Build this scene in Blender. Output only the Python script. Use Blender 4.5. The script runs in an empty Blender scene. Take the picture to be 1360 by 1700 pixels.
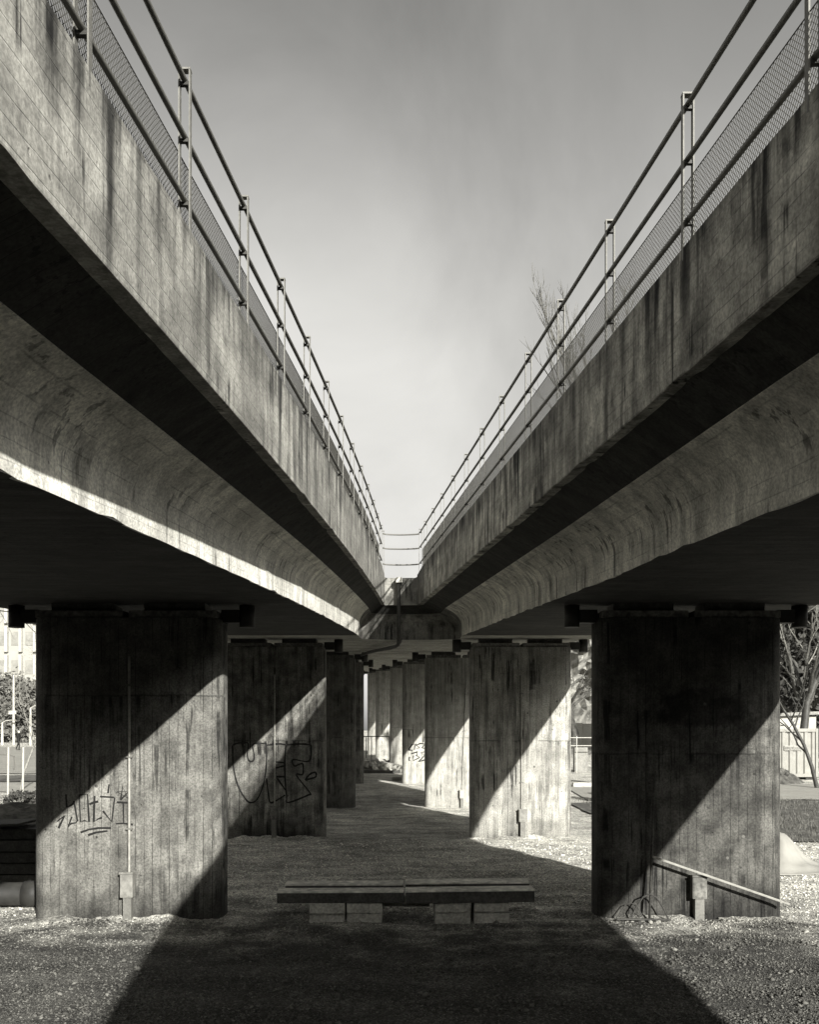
import bpy, bmesh, math, random
import numpy as np
from mathutils import Vector, Matrix

random.seed(7)
RNG = np.random.default_rng(11)
sc = bpy.context.scene
COL = sc.collection
R = math.radians

# ------------------------------------------------------------------ camera, sky, sun, exposure
CAM_Z = 3.0
F_PX = 1550.0            # focal length in pixels of the 1360 x 1700 photograph
cam_data = bpy.data.cameras.new('camera')
cam = bpy.data.objects.new('camera', cam_data)
COL.objects.link(cam)
cam.location = (0.0, 0.0, CAM_Z)
cam.rotation_euler = (R(90), 0, 0)
cam_data.sensor_fit = 'VERTICAL'
cam_data.sensor_height = 24.0
cam_data.sensor_width = 24.0
cam_data.lens = 24.0 * F_PX / 1700.0
cam_data.shift_y = (1212.0 - 850.0) / 1700.0
cam_data.clip_start = 0.05
cam_data.clip_end = 3000.0
sc.camera = cam

SUN = Vector((0.935, -2.15, 0.895)).normalized()
SUN_EL = math.asin(SUN.z)
SUN_ROT = math.atan2(SUN.x, SUN.y)

world = bpy.data.worlds.new('World')
sc.world = world
world.use_nodes = True
wt = world.node_tree
wt.nodes.clear()
w_out = wt.nodes.new('ShaderNodeOutputWorld')
w_bg = wt.nodes.new('ShaderNodeBackground')
w_sky = wt.nodes.new('ShaderNodeTexSky')
w_sky.sky_type = 'NISHITA'
w_sky.sun_disc = False
w_sky.sun_elevation = SUN_EL
w_sky.sun_rotation = SUN_ROT
w_sky.air_density = 1.0
w_sky.dust_density = 1.6
w_sky.ozone_density = 1.0
w_bw = wt.nodes.new('ShaderNodeRGBToBW')
wt.links.new(w_sky.outputs[0], w_bw.inputs[0])
# thin drifting cloud, in directions of the sky
w_tc = wt.nodes.new('ShaderNodeTexCoord')
w_map = wt.nodes.new('ShaderNodeMapping')
w_map.inputs['Scale'].default_value = (3.0, 2.2, 2.4)
w_map.inputs['Location'].default_value = (0.35, 0.4, 0.15)
wt.links.new(w_tc.outputs['Generated'], w_map.inputs[0])
w_n = wt.nodes.new('ShaderNodeTexNoise')
w_n.inputs['Scale'].default_value = 1.3
w_n.inputs['Detail'].default_value = 8.0
w_n.inputs['Roughness'].default_value = 0.56
w_n.inputs['Distortion'].default_value = 0.5
wt.links.new(w_map.outputs[0], w_n.inputs['Vector'])
w_r = wt.nodes.new('ShaderNodeMapRange')
w_r.inputs[1].default_value = 0.30; w_r.inputs[2].default_value = 0.70
w_r.inputs[3].default_value = 0.84; w_r.inputs[4].default_value = 1.17
wt.links.new(w_n.outputs[0], w_r.inputs[0])
w_mul = wt.nodes.new('ShaderNodeMath'); w_mul.operation = 'MULTIPLY'
wt.links.new(w_bw.outputs[0], w_mul.inputs[0]); wt.links.new(w_r.outputs[0], w_mul.inputs[1])
w_sep = wt.nodes.new('ShaderNodeSeparateXYZ')
wt.links.new(w_tc.outputs['Generated'], w_sep.inputs[0])
w_veil = wt.nodes.new('ShaderNodeMapRange'); w_veil.interpolation_type = 'SMOOTHSTEP'
w_veil.inputs[1].default_value = 0.36; w_veil.inputs[2].default_value = 0.68
w_veil.inputs[3].default_value = 1.27; w_veil.inputs[4].default_value = 0.88
wt.links.new(w_sep.outputs[2], w_veil.inputs[0])
w_mul2 = wt.nodes.new('ShaderNodeMath'); w_mul2.operation = 'MULTIPLY'
wt.links.new(w_mul.outputs[0], w_mul2.inputs[0]); wt.links.new(w_veil.outputs[0], w_mul2.inputs[1])
w_low = wt.nodes.new('ShaderNodeMapRange'); w_low.interpolation_type = 'SMOOTHSTEP'
w_low.inputs[1].default_value = 0.05; w_low.inputs[2].default_value = 0.46
w_low.inputs[3].default_value = 0.56; w_low.inputs[4].default_value = 1.0
wt.links.new(w_sep.outputs[2], w_low.inputs[0])
w_mul3 = wt.nodes.new('ShaderNodeMath'); w_mul3.operation = 'MULTIPLY'
wt.links.new(w_mul2.outputs[0], w_mul3.inputs[0]); wt.links.new(w_low.outputs[0], w_mul3.inputs[1])
w_tint = wt.nodes.new('ShaderNodeMix'); w_tint.data_type = 'RGBA'; w_tint.blend_type = 'MULTIPLY'
w_tint.inputs[0].default_value = 1.0
w_tint.inputs[7].default_value = (1.0, 0.987, 0.945, 1.0)
wt.links.new(w_mul3.outputs[0], w_tint.inputs[6])
wt.links.new(w_tint.outputs[2], w_bg.inputs['Color'])
w_bg.inputs['Strength'].default_value = 0.092
wt.links.new(w_bg.outputs[0], w_out.inputs[0])

sun_data = bpy.data.lights.new('sun', 'SUN')
sun_data.energy = 4.2
sun_data.angle = R(0.6)
sun_data.color = (1.0, 0.985, 0.955)
sun_ob = bpy.data.objects.new('sun', sun_data)
COL.objects.link(sun_ob)
sun_ob.location = SUN * 60
sun_ob.rotation_euler = SUN.to_track_quat('Z', 'Y').to_euler()

sc.render.engine = 'CYCLES'
sc.cycles.max_bounces = 6
sc.cycles.diffuse_bounces = 1
sc.cycles.glossy_bounces = 2
sc.cycles.use_denoising = True
sc.cycles.use_adaptive_sampling = True
sc.cycles.adaptive_threshold = 0.02
sc.view_settings.view_transform = 'Standard'
sc.view_settings.look = 'None'
sc.view_settings.gamma = 1.0
sc.view_settings.exposure = 1.2
sc.view_settings.use_curve_mapping = False

# ------------------------------------------------------------------ node helpers
def g(v):
    """grey with the slight warm tone of the print"""
    return (v * 1.025, v * 1.0, v * 0.885, 1.0)

class NT:
    def __init__(self, name, rough=0.9):
        self.m = bpy.data.materials.new(name)
        self.m.use_nodes = True
        self.t = self.m.node_tree
        self.b = self.t.nodes['Principled BSDF']
        self.b.inputs['Roughness'].default_value = rough
        self.b.inputs['Specular IOR Level'].default_value = 0.25
        self._pos = None
    def link(self, a, b): self.t.links.new(a, b)
    def pos(self):
        if self._pos is None:
            self._pos = self.t.nodes.new('ShaderNodeNewGeometry').outputs['Position']
        return self._pos
    def xyz(self):
        s = self.t.nodes.new('ShaderNodeSeparateXYZ'); self.link(self.pos(), s.inputs[0])
        return s.outputs[0], s.outputs[1], s.outputs[2]
    def math(self, op, a, b=None, c=None, clamp=False):
        n = self.t.nodes.new('ShaderNodeMath'); n.operation = op; n.use_clamp = clamp
        for i, v in enumerate((a, b, c)):
            if v is None: continue
            if isinstance(v, (int, float)): n.inputs[i].default_value = v
            else: self.link(v, n.inputs[i])
        return n.outputs[0]
    def scale(self, sx, sy, sz, loc=(0, 0, 0)):
        n = self.t.nodes.new('ShaderNodeMapping')
        n.inputs['Scale'].default_value = (sx, sy, sz); n.inputs['Location'].default_value = loc
        self.link(self.pos(), n.inputs[0]); return n.outputs[0]
    def noise(self, vec, scale, detail=4, rough=0.55, dist=0.0):
        n = self.t.nodes.new('ShaderNodeTexNoise')
        n.inputs['Scale'].default_value = scale; n.inputs['Detail'].default_value = detail
        n.inputs['Roughness'].default_value = rough; n.inputs['Distortion'].default_value = dist
        self.link(vec, n.inputs['Vector']); return n.outputs[0]
    def voro(self, vec, scale, feature='F1', out=0):
        n = self.t.nodes.new('ShaderNodeTexVoronoi'); n.feature = feature
        n.inputs['Scale'].default_value = scale
        self.link(vec, n.inputs['Vector']); return n.outputs[out]
    def white1(self, v):
        n = self.t.nodes.new('ShaderNodeTexWhiteNoise'); n.noise_dimensions = '1D'
        self.link(v, n.inputs['W']); return n.outputs['Value']
    def mr(self, v, a, b, c=0.0, d=1.0, smooth=True):
        n = self.t.nodes.new('ShaderNodeMapRange')
        n.interpolation_type = 'SMOOTHSTEP' if smooth else 'LINEAR'
        n.inputs[1].default_value = a; n.inputs[2].default_value = b
        n.inputs[3].default_value = c; n.inputs[4].default_value = d
        self.link(v, n.inputs[0]); return n.outputs[0]
    def mul(self, *vs):
        o = vs[0]
        for v in vs[1:]: o = self.math('MULTIPLY', o, v)
        return o
    def grey(self, v):
        """scalar value to the tinted base colour"""
        n = self.t.nodes.new('ShaderNodeCombineColor')
        self.link(self.math('MULTIPLY', v, 1.025), n.inputs[0])
        self.link(v, n.inputs[1])
        self.link(self.math('MULTIPLY', v, 0.885), n.inputs[2])
        self.link(n.outputs[0], self.b.inputs['Base Color'])
    def bump(self, h, strength=0.4, dist=0.02):
        n = self.t.nodes.new('ShaderNodeBump')
        n.inputs['Strength'].default_value = strength; n.inputs['Distance'].default_value = dist
        self.link(h, n.inputs['Height']); self.link(n.outputs[0], self.b.inputs['Normal'])

GRADE = 0.0475

def plain(name, v, rough=0.7, metal=0.0, var=0.25, scale=14.0, bump=0.15):
    N = NT(name, rough)
    n1 = N.noise(N.pos(), scale, 4)
    n2 = N.noise(N.pos(), scale * 0.18, 3)
    f = N.mul(N.mr(n1, .25, .75, 1 - var, 1 + var), N.mr(n2, .3, .7, 1 - var * .6, 1 + var * .6))
    N.grey(N.math('MULTIPLY', f, v))
    N.b.inputs['Metallic'].default_value = metal
    if bump: N.bump(n1, bump, 0.01)
    return N.m

def concrete(name, v, axis='x', board=0.13, streak=0.5, streak_f=6.0, line=0.45, blotch=0.35, tone=0.16,
             speck=0.25, foot=0.0, pits=0.5, seed=0.0, top_dark=0.0, lift=0.0, relief_k=.45, seam=None, smudge=None):
    """board-marked concrete: v base value, boards along an axis, rain streaks, blotches, pits"""
    N = NT(name, 0.92)
    x, y, z = N.xyz()
    zrel = N.math('SUBTRACT', z, N.math('MULTIPLY', y, GRADE))
    c = {'x': x, 'y': y, 'zrel': zrel, 'z': z}[axis]
    P = N.scale(1, 1, 1, (seed * 3.1, seed * 1.7, seed * 2.3))
    wob = N.math('MULTIPLY', N.math('SUBTRACT', N.noise(P, 2.5, 2), 0.5), 0.018)
    cc = N.math('DIVIDE', N.math('ADD', N.math('ADD', c, wob), seed * 0.037), board)
    bt = N.white1(N.math('FLOOR', cc))
    fr = N.math('ABSOLUTE', N.math('SUBTRACT', N.math('FRACT', cc), 0.5))
    edge = N.mr(fr, 0.445, 0.495)
    emask = N.mr(N.noise(P, 2.2, 4, .65), 0.42, 0.58)
    ln = N.mul(edge, emask)
    if axis == 'zrel':
        sv = N.scale(1.0, 1.0, 0.10, (seed, seed, 0)); 
    elif axis == 'y':
        sv = N.scale(0.25, 1.0, 1.0, (seed, seed, 0))
    else:
        sv = N.scale(1.0, 1.0, 0.07, (seed, seed, 0))
    s1 = N.noise(sv, streak_f, 5, 0.62)
    s2 = N.noise(sv, streak_f * 2.7, 3, 0.6)
    big = N.noise(P, 0.55, 4, 0.6, 0.4)
    mid = N.noise(P, 2.8, 5, 0.6)
    fine = N.noise(P, 38, 3, 0.6)
    ext = N.mr(big, .36, .62)                       # where the rain runs
    stain = N.mul(N.mr(s1, .44, .66), N.math('ADD', N.math('MULTIPLY', ext, 0.8), 0.2))
    f = N.mr(mid, .25, .75, 1 - blotch, 1 + blotch)
    f = N.mul(f, N.mr(big, .25, .75, 1 - blotch * .8, 1 + blotch * .8))
    f = N.mul(f, N.mr(bt, 0, 1, 1 - tone, 1 + tone, False))
    f = N.mul(f, N.mr(fine, .3, .7, 1 - speck, 1 + speck))
    f = N.mul(f, N.mr(s2, .35, .65, 1.04, 0.95))
    dv = N.noise(N.scale(1.0, 1.0, .045 if axis != 'y' else 1.0, (seed*2+3, seed, 0)), streak_f*1.9, 3, .6)
    dz = N.noise(N.scale(.8, .8, 1.1, (seed, 5, seed)), 1.1, 3, .6)
    drip = N.mul(N.mr(dv, .56, .63), N.mr(dz, .47, .58))
    f = N.mul(f, N.math('SUBTRACT', 1.0, N.math('MULTIPLY', drip, min(.8, streak*1.3))))
    pale = N.mul(N.mr(N.noise(P, 5.5, 5, .7), .60, .72), N.mr(N.noise(P, .9, 3), .45, .6))
    f = N.mul(f, N.math('ADD', 1.0, N.math('MULTIPLY', pale, .35)))
    spk = N.mr(N.noise(P, 85, 2, .5), .64, .74)
    f = N.mul(f, N.math('SUBTRACT', 1.0, N.math('MULTIPLY', spk, .35)))
    f = N.mul(f, N.math('SUBTRACT', 1.0, N.math('MULTIPLY', stain, streak)))
    f = N.mul(f, N.math('SUBTRACT', 1.0, N.math('MULTIPLY', ln, line)))
    pv = N.voro(P, 7.0)
    pit = N.mul(N.mr(pv, 0.05, 0.12, 1.0, 0.0), N.mr(N.noise(P, 3.3, 2), .5, .62))
    f = N.mul(f, N.math('SUBTRACT', 1.0, N.math('MULTIPLY', pit, pits)))
    wv = N.voro(P, 2.6)
    spot = N.mul(N.mr(wv, 0.03, 0.075, 1.0, 0.0), N.mr(N.noise(P, 1.4, 2), .47, .55))
    f = N.mul(f, N.math('SUBTRACT', 1.0, N.math('MULTIPLY', spot, .7)))
    crust = N.mul(N.mr(N.noise(P, 14, 5, .75), .56, .66), N.mr(N.noise(P, 1.7, 4, .6), .50, .62))
    f = N.mul(f, N.math('SUBTRACT', 1.0, N.math('MULTIPLY', crust, .42)))
    if foot:                                        # splashed dirt and damp at the foot
        hn = N.math('ADD', z, N.math('MULTIPLY', N.math('SUBTRACT', s1, 0.5), 2.6))
        dirt = N.mul(N.mr(hn, -0.1, 0.85, 1.0, 0.0), N.mr(big, .40, .60, .15, 1.0))
        f = N.mul(f, N.math('SUBTRACT', 1.0, N.math('MULTIPLY', dirt, foot)))
    if top_dark:                                    # black algae runs from the top edge of the parapet
        hz = N.math('ADD', zrel, N.math('MULTIPLY', N.math('SUBTRACT', s1, 0.5), 2.4))
        alg = N.mul(N.mr(hz, 5.65, 6.4), N.mr(big, .35, .6, .25, 1.0))
        f = N.mul(f, N.math('SUBTRACT', 1.0, N.math('MULTIPLY', alg, top_dark)))
    if lift:                                        # lime runs, pale
        lm = N.mr(N.noise(N.scale(1, 1, .03, (seed + 9, 4, 0)), 3.2, 2, .5), .66, .72)
        f = N.math('ADD', f, N.math('MULTIPLY', lm, lift))
    sm = None
    if seam is not None:                            # pour seam across the shaft, with weeping runs below it
        zz = N.math('ADD', z, N.math('MULTIPLY', N.math('SUBTRACT', N.noise(P, 3.0, 4), .5), .06))
        dzs = N.math('SUBTRACT', zz, seam)
        sm = N.mul(N.mr(N.math('ABSOLUTE', dzs), .006, .022, 1.0, 0.0), N.mr(N.noise(P, 1.9, 3), .38, .55))
        run = N.mul(N.mr(dzs, -1.1, -.02), N.mr(dzs, -.02, .0, 1.0, 0.0), N.mr(dv, .50, .60), N.mr(N.noise(P, 1.2, 3), .42, .58))
        f = N.mul(f, N.math('SUBTRACT', 1.0, N.math('MULTIPLY', sm, .5)), N.math('SUBTRACT', 1.0, N.math('MULTIPLY', run, .62)))
    if smudge is not None:                          # soot cloud sprayed or burnt on the face
        ex = N.math('DIVIDE', N.math('SUBTRACT', x, smudge[0]), smudge[2]); ez = N.math('DIVIDE', N.math('SUBTRACT', z, smudge[1]), smudge[3])
        rr = N.math('ADD', N.math('MULTIPLY', ex, ex), N.math('MULTIPLY', ez, ez))
        rr = N.math('ADD', rr, N.math('MULTIPLY', N.math('SUBTRACT', N.noise(P, 3.2, 5, .65), .5), 3.2))
        f = N.mul(f, N.mr(rr, .35, 1.15, .35, 1.0))
    N.grey(N.math('MULTIPLY', f, v))
    h = N.math('ADD', N.math('MULTIPLY', fine, 0.35), N.math('MULTIPLY', N.noise(P, 4.0, 2), 0.5))
    h = N.math('SUBTRACT', h, N.math('MULTIPLY', edge, 0.5))
    h = N.math('SUBTRACT', h, N.math('MULTIPLY', N.mr(pv, 0.05, 0.12, 1.0, 0.0), 0.5))
    N.bump(h, relief_k, 0.016)
    return N.m

# ------------------------------------------------------------------ mesh helpers
def link_obj(name, me, mat=None, parent=None, smooth=False):
    o = bpy.data.objects.new(name, me)
    COL.objects.link(o)
    if mat is not None and len(me.materials) == 0: me.materials.append(mat)
    if parent is not None: o.parent = parent
    if smooth:
        me.polygons.foreach_set('use_smooth', [True] * len(me.polygons))
    return o

def smooth_by_angle(o, deg):
    me = o.data
    me.polygons.foreach_set('use_smooth', [True]*len(me.polygons))
    bm = bmesh.new(); bm.from_mesh(me)
    for e in bm.edges:
        e.smooth = not (len(e.link_faces) == 2 and e.calc_face_angle(0) > R(deg))
    bm.to_mesh(me); bm.free()

def tag(o, label=None, cat=None, group=None, kind=None):
    if label: o['label'] = label
    if cat: o['category'] = cat
    if group: o['group'] = group
    if kind: o['kind'] = kind
    return o

def empty(name, loc, label=None, cat=None, group=None):
    o = bpy.data.objects.new(name, None)
    COL.objects.link(o)
    o.location = loc
    o.empty_display_size = 0.2
    return tag(o, label, cat, group)

class MB:
    """collects shapes in world coordinates; build() makes one mesh object, relative to its parent's location"""
    def __init__(self): self.v = []; self.f = []
    def add(self, vs, fs):
        k = len(self.v); self.v += [tuple(p) for p in vs]; self.f += [tuple(i + k for i in q) for q in fs]; return self
    def box(self, x0, x1, y0, y1, z0, z1, M=None):
        vs = [(x0,y0,z0),(x1,y0,z0),(x1,y1,z0),(x0,y1,z0),(x0,y0,z1),(x1,y0,z1),(x1,y1,z1),(x0,y1,z1)]
        if M is not None: vs = [tuple(M @ Vector(p)) for p in vs]
        return self.add(vs, [(3,2,1,0),(4,5,6,7),(0,1,5,4),(1,2,6,5),(2,3,7,6),(3,0,4,7)])
    def tube(self, pts, r, n=8, flat_y=1.0, cap=True):
        pts = [Vector(p) for p in pts]
        rs = r if isinstance(r, (list, tuple)) else [r] * len(pts)
        k0 = len(self.v); up = None
        for i, p in enumerate(pts):
            d = (pts[min(i+1, len(pts)-1)] - pts[max(i-1, 0)])
            d = d.normalized() if d.length > 1e-9 else Vector((0,0,1))
            if up is None:
                up = Vector((0,0,1)) if abs(d.z) < .9 else Vector((0,1,0))
            a = d.cross(up)
            if a.length < 1e-5: a = d.cross(Vector((1,0,0)))
            a.normalize(); b = a.cross(d).normalized(); up = b
            for j in range(n):
                t = 2*math.pi*(j+.5)/n
                o = (a*math.cos(t) + b*math.sin(t))*rs[i]
                self.v.append((p.x+o.x, p.y+o.y*flat_y, p.z+o.z))
        for i in range(len(pts)-1):
            for j in range(n):
                q = k0+i*n; self.f.append((q+j, q+(j+1)%n, q+n+(j+1)%n, q+n+j))
        if cap:
            self.f.append(tuple(k0+j for j in reversed(range(n))))
            q = k0+(len(pts)-1)*n; self.f.append(tuple(q+j for j in range(n)))
        return self
    def cyl(self, c, r, z0, z1, n=20, r2=None):
        return self.tube([(c[0],c[1],z0),(c[0],c[1],z1)], [r, r2 if r2 is not None else r], n)
    def build(self, name, mat, parent=None, smooth=False, bevel=0.0, origin=None):
        off = Vector(parent.matrix_basis.translation) if parent is not None else Vector(origin or (0,0,0))
        if parent is not None and parent.parent is not None: off = off + Vector(parent.parent.matrix_basis.translation)
        me = bpy.data.meshes.new(name)
        me.from_pydata([(x-off.x, y-off.y, z-off.z) for x,y,z in self.v], [], self.f)
        bm = bmesh.new(); bm.from_mesh(me)
        bmesh.ops.recalc_face_normals(bm, faces=bm.faces)
        if bevel:
            es = [e for e in bm.edges if len(e.link_faces) == 2 and e.calc_face_angle(0) > R(35)]
            bmesh.ops.bevel(bm, geom=es, offset=bevel, segments=2, profile=.6, affect='EDGES')
        bm.to_mesh(me); bm.free()
        o = link_obj(name, me, mat, parent)
        if parent is None and origin: o.location = origin
        if smooth:
            me.polygons.foreach_set('use_smooth', [True]*len(me.polygons))
        return o

def px(x, y, Y):
    """where a ray through a pixel of the photograph meets the plane at depth Y (for setting out)"""
    return Vector(((x-680)*Y/F_PX, Y, CAM_Z-(y-1212)*Y/F_PX))

# ------------------------------------------------------------------ setting out
KU = .97
def _xl(Y): return -1.71 + .0717*(Y-5) - .001226*(Y-5)**2 if Y > -2 else _xl(-1.99) + .088*(Y+1.99)
def _xr(Y): return 2.06 - .0915*(Y-7.05)
def XL(Y): return KU*_xl(Y/KU)          # gap-side face of the left parapet
def XR(Y): return KU*_xr(Y/KU)          # gap-side face of the right parapet
def offL(Y): return lerp_tab([(-14, 1.05), (5.8, .936), (7.7, .883), (14.8, .72), (23.2, .61), (26, .60)], Y)
def offR(Y): return lerp_tab([(-14, .60), (6.35, .75), (11.83, .90), (23.2, 1.0), (26, 1.02)], Y)
def lerp_tab(t, y):
    if y <= t[0][0]: return t[0][1]
    for (a, va), (b, vb) in zip(t, t[1:]):
        if y <= b: return va + (vb-va)*(y-a)/(b-a)
    return t[-1][1]
OUT_R = [(-14, 7.7), (0, 7.85), (5, 7.85), (11.6, 7.4), (16.1, 6.55), (23.3, 5.8), (27, 5.15), (31.1, 4.7), (36.3, 4.3), (47, 3.5), (58, 2.6), (69, 1.4), (80, -.1), (96, -2.6)]
OUT_L = [(-14, -8.4), (0, -7.7), (14.86, -7.0), (26.1, -6.5), (36.3, -6.4), (47, -6.8), (58, -7.5), (69, -8.7), (80, -10.4), (96, -13.4)]
def outR(Y): return lerp_tab(OUT_R, Y)
def outL(Y): return lerp_tab(OUT_L, Y)
Z_SOF, Z_FB, Z_FT = 4.324, 5.27, 6.206
def zg(Y, base): return base + GRADE*Y
def gz(x, y):
    t = [(38, 0), (47, .32), (58, .47), (69, .75), (90, 1.1), (140, 1.5), (400, 2.0)]
    h = lerp_tab(t, y)
    return h

# ------------------------------------------------------------------ materials
M_PIERS = {}
M_GIRDER = concrete('girder_concrete', .66, 'zrel', .14, streak=.42, streak_f=5.0, line=.35, blotch=.25, tone=.05, foot=0, seed=2.0, relief_k=.25)
M_GIRDER_R = concrete('girder_concrete_stained', .60, 'zrel', .14, streak=.5, streak_f=5.0, line=.35, blotch=.3, tone=.05, seed=5.0, relief_k=.25)
M_SOFFIT_SHADE = concrete('soffit_concrete_shaded', .045, 'y', .12, streak=.45, streak_f=7.0, line=.4, blotch=.3, tone=.14, seed=3.3)  # deck concrete darkened here, webs brightened: underside shade put into the colour
M_SOFFIT_LIT = concrete('trunk_soffit_lit', .36, 'y', .12, streak=.45, streak_f=7.0, line=.4, blotch=.3, tone=.14, seed=6.3)  # paler copy of the soffit, bounced ground light painted into the colour
M_JOINT_SHADE = concrete('junction_concrete_shaded', .17, 'zrel', .14, streak=.6, streak_f=5.0, line=.3, blotch=.4, tone=.06, seed=9.4, relief_k=.25)  # web at the notch, its shade painted in as a darker base
M_PARA_L = concrete('parapet_concrete', .25, 'zrel', .105, streak=.65, streak_f=4.5, line=.36, blotch=.40, tone=.08, seed=1.0, top_dark=.75, lift=.9)
M_PARA_R = concrete('parapet_concrete_stained', .42, 'zrel', .105, streak=.7, streak_f=4.5, line=.5, blotch=.58, tone=.1, seed=7.7, top_dark=.92, lift=.3)
M_STEEL = plain('galvanised_steel', .16, .6, .2, .18, 30, .05)
M_CONDUIT = plain('conduit_zinc', .30, .5, .2, .2, 30, .05)
M_RAIL = plain('rail_paint', .13, .5, .2, .12, 25, 0)
M_WIRE = plain('mesh_wire', .10, .5, .4, .1, 40, 0)
M_DARK = plain('dark_metal', .05, .6, .2, .3, 20, .1)
M_BOX = plain('box_plastic', .20, .55, 0, .25, 12, .1)
M_BOXDARK = plain('box_weathered', .13, .7, 0, .5, 16, .2)
M_WHITE = plain('white_paint', .38, .6, 0, .08, 10, .05)
M_BLACKPAINT = plain('spray_paint', .012, .7, 0, .2, 20, 0)
M_TIMBER = plain('old_timber', .05, .85, 0, .4, 30, .5)
M_BENCH = plain('bench_beam', .07, .8, 0, .35, 24, .5)
M_LITTOP = plain('lit_beam_top', .6, .8, 0, .35, 9, .4)  # sky-lit tops of the beams, painted pale
M_BLOCK = plain('concrete_block', .40, .9, 0, .3, 26, .5)
M_PIPE = plain('pipe_grey', .03, .6, 0, .25, 6, .1)
M_BARK = plain('bark', .09, .95, 0, .4, 20, .6)
M_TWIG = plain('twig', .10, .95, 0, .3, 12, 0)
M_PALEBARK = plain('pale_bark', .2, .95, 0, .3, 20, .3)

# ------------------------------------------------------------------ ground
def ground_material():
    N = NT('gravel', 0.95)
    x, y, z = N.xyz()
    P = N.pos()
    big = N.noise(P, .22, 4, .55, .3)
    mid = N.noise(P, 1.3, 5, .6)
    st = N.voro(P, 42, 'F1', 1)         # colour per stone
    sepn = N.t.nodes.new('ShaderNodeSeparateColor'); N.link(st, sepn.inputs[0])
    sd = N.voro(P, 42)
    fine = N.noise(P, 90, 3, .7)
    f = N.mr(sepn.outputs[0], 0, 1, .45, 1.6, False)
    f = N.mul(f, N.mr(sd, .1, .65, 1.15, .55), N.mr(fine, .3, .7, .75, 1.3))
    clod = N.noise(P, 9.0, 5, .7)
    f = N.mul(f, N.mr(mid, .3, .7, .65, 1.3), N.mr(big, .3, .7, .8, 1.2), N.mr(clod, .3, .7, .72, 1.25))
    track = N.noise(N.scale(.35, 1.6, 1), 1.4, 4, .6)
    f = N.mul(f, N.mr(track, .42, .66, 1.08, .72))
    # gravel darkened in the foreground and brightened behind: shading put into the colour
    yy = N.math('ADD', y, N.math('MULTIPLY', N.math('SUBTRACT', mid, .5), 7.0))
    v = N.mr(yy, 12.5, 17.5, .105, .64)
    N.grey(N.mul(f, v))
    h = N.math('ADD', N.math('MULTIPLY', N.math('SUBTRACT', 1.0, sd), .6), N.math('ADD', N.math('MULTIPLY', mid, 1.2), N.math('MULTIPLY', fine, .25)))
    N.bump(h, .9, .03)
    return N.m
M_GRAVEL = ground_material()

def axis_samples(lo, hi, fine_lo, fine_hi, step, grow=1.35):
    a = list(np.arange(fine_lo, fine_hi+1e-6, step))
    s, p = step, fine_hi
    while p < hi: s *= grow; p = min(hi, p+s); a.append(p)
    s, p = step, fine_lo
    while p > lo: s *= grow; p = max(lo, p-s); a.insert(0, p)
    return np.array(a)

def relief(x, y):
    w = max(0., min(1., (30-abs(y-14))/10))
    return w*(.022*math.sin(1.3*x+.7*y)*math.sin(.9*y-.4*x+1) + .012*math.sin(3.1*x-1.9*y)+.010*math.sin(4.7*y+1.3*x+2))-.02

gx = axis_samples(-900, 900, -12, 12, .4); gy = axis_samples(-150, 1800, 2, 60, .5)
vs = [(x, y, gz(x, y) + relief(x, y)) for y in gy for x in gx]
nx = len(gx)
fs = [(j*nx+i, j*nx+i+1, (j+1)*nx+i+1, (j+1)*nx+i) for j in range(len(gy)-1) for i in range(nx-1)]
me = bpy.data.meshes.new('ground'); me.from_pydata(vs, [], fs)
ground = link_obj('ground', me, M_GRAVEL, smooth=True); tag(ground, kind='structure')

def sheet(name, x0, x1, y0, y1, mat, lift=.03, step=1.0, kind='structure', edge=0.0):
    xs = np.linspace(x0, x1, max(2, int((x1-x0)/step)+1)); ys = np.linspace(y0, y1, max(2, int((y1-y0)/step)+1))
    v = []
    for j, yy in enumerate(ys):
        for i, xx in enumerate(xs):
            e = edge*(math.sin(xx*.9)+.5*math.sin(xx*2.3+1)) if j in (0, len(ys)-1) else 0
            v.append((xx, yy+e, gz(xx, yy+e)+relief(xx, yy)+lift))
    n = len(xs)
    f = [(j*n+i, j*n+i+1, (j+1)*n+i+1, (j+1)*n+i) for j in range(len(ys)-1) for i in range(n-1)]
    m = bpy.data.meshes.new(name); m.from_pydata(v, [], f)
    o = link_obj(name, m, mat, smooth=True)
    return tag(o, kind=kind)

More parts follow.
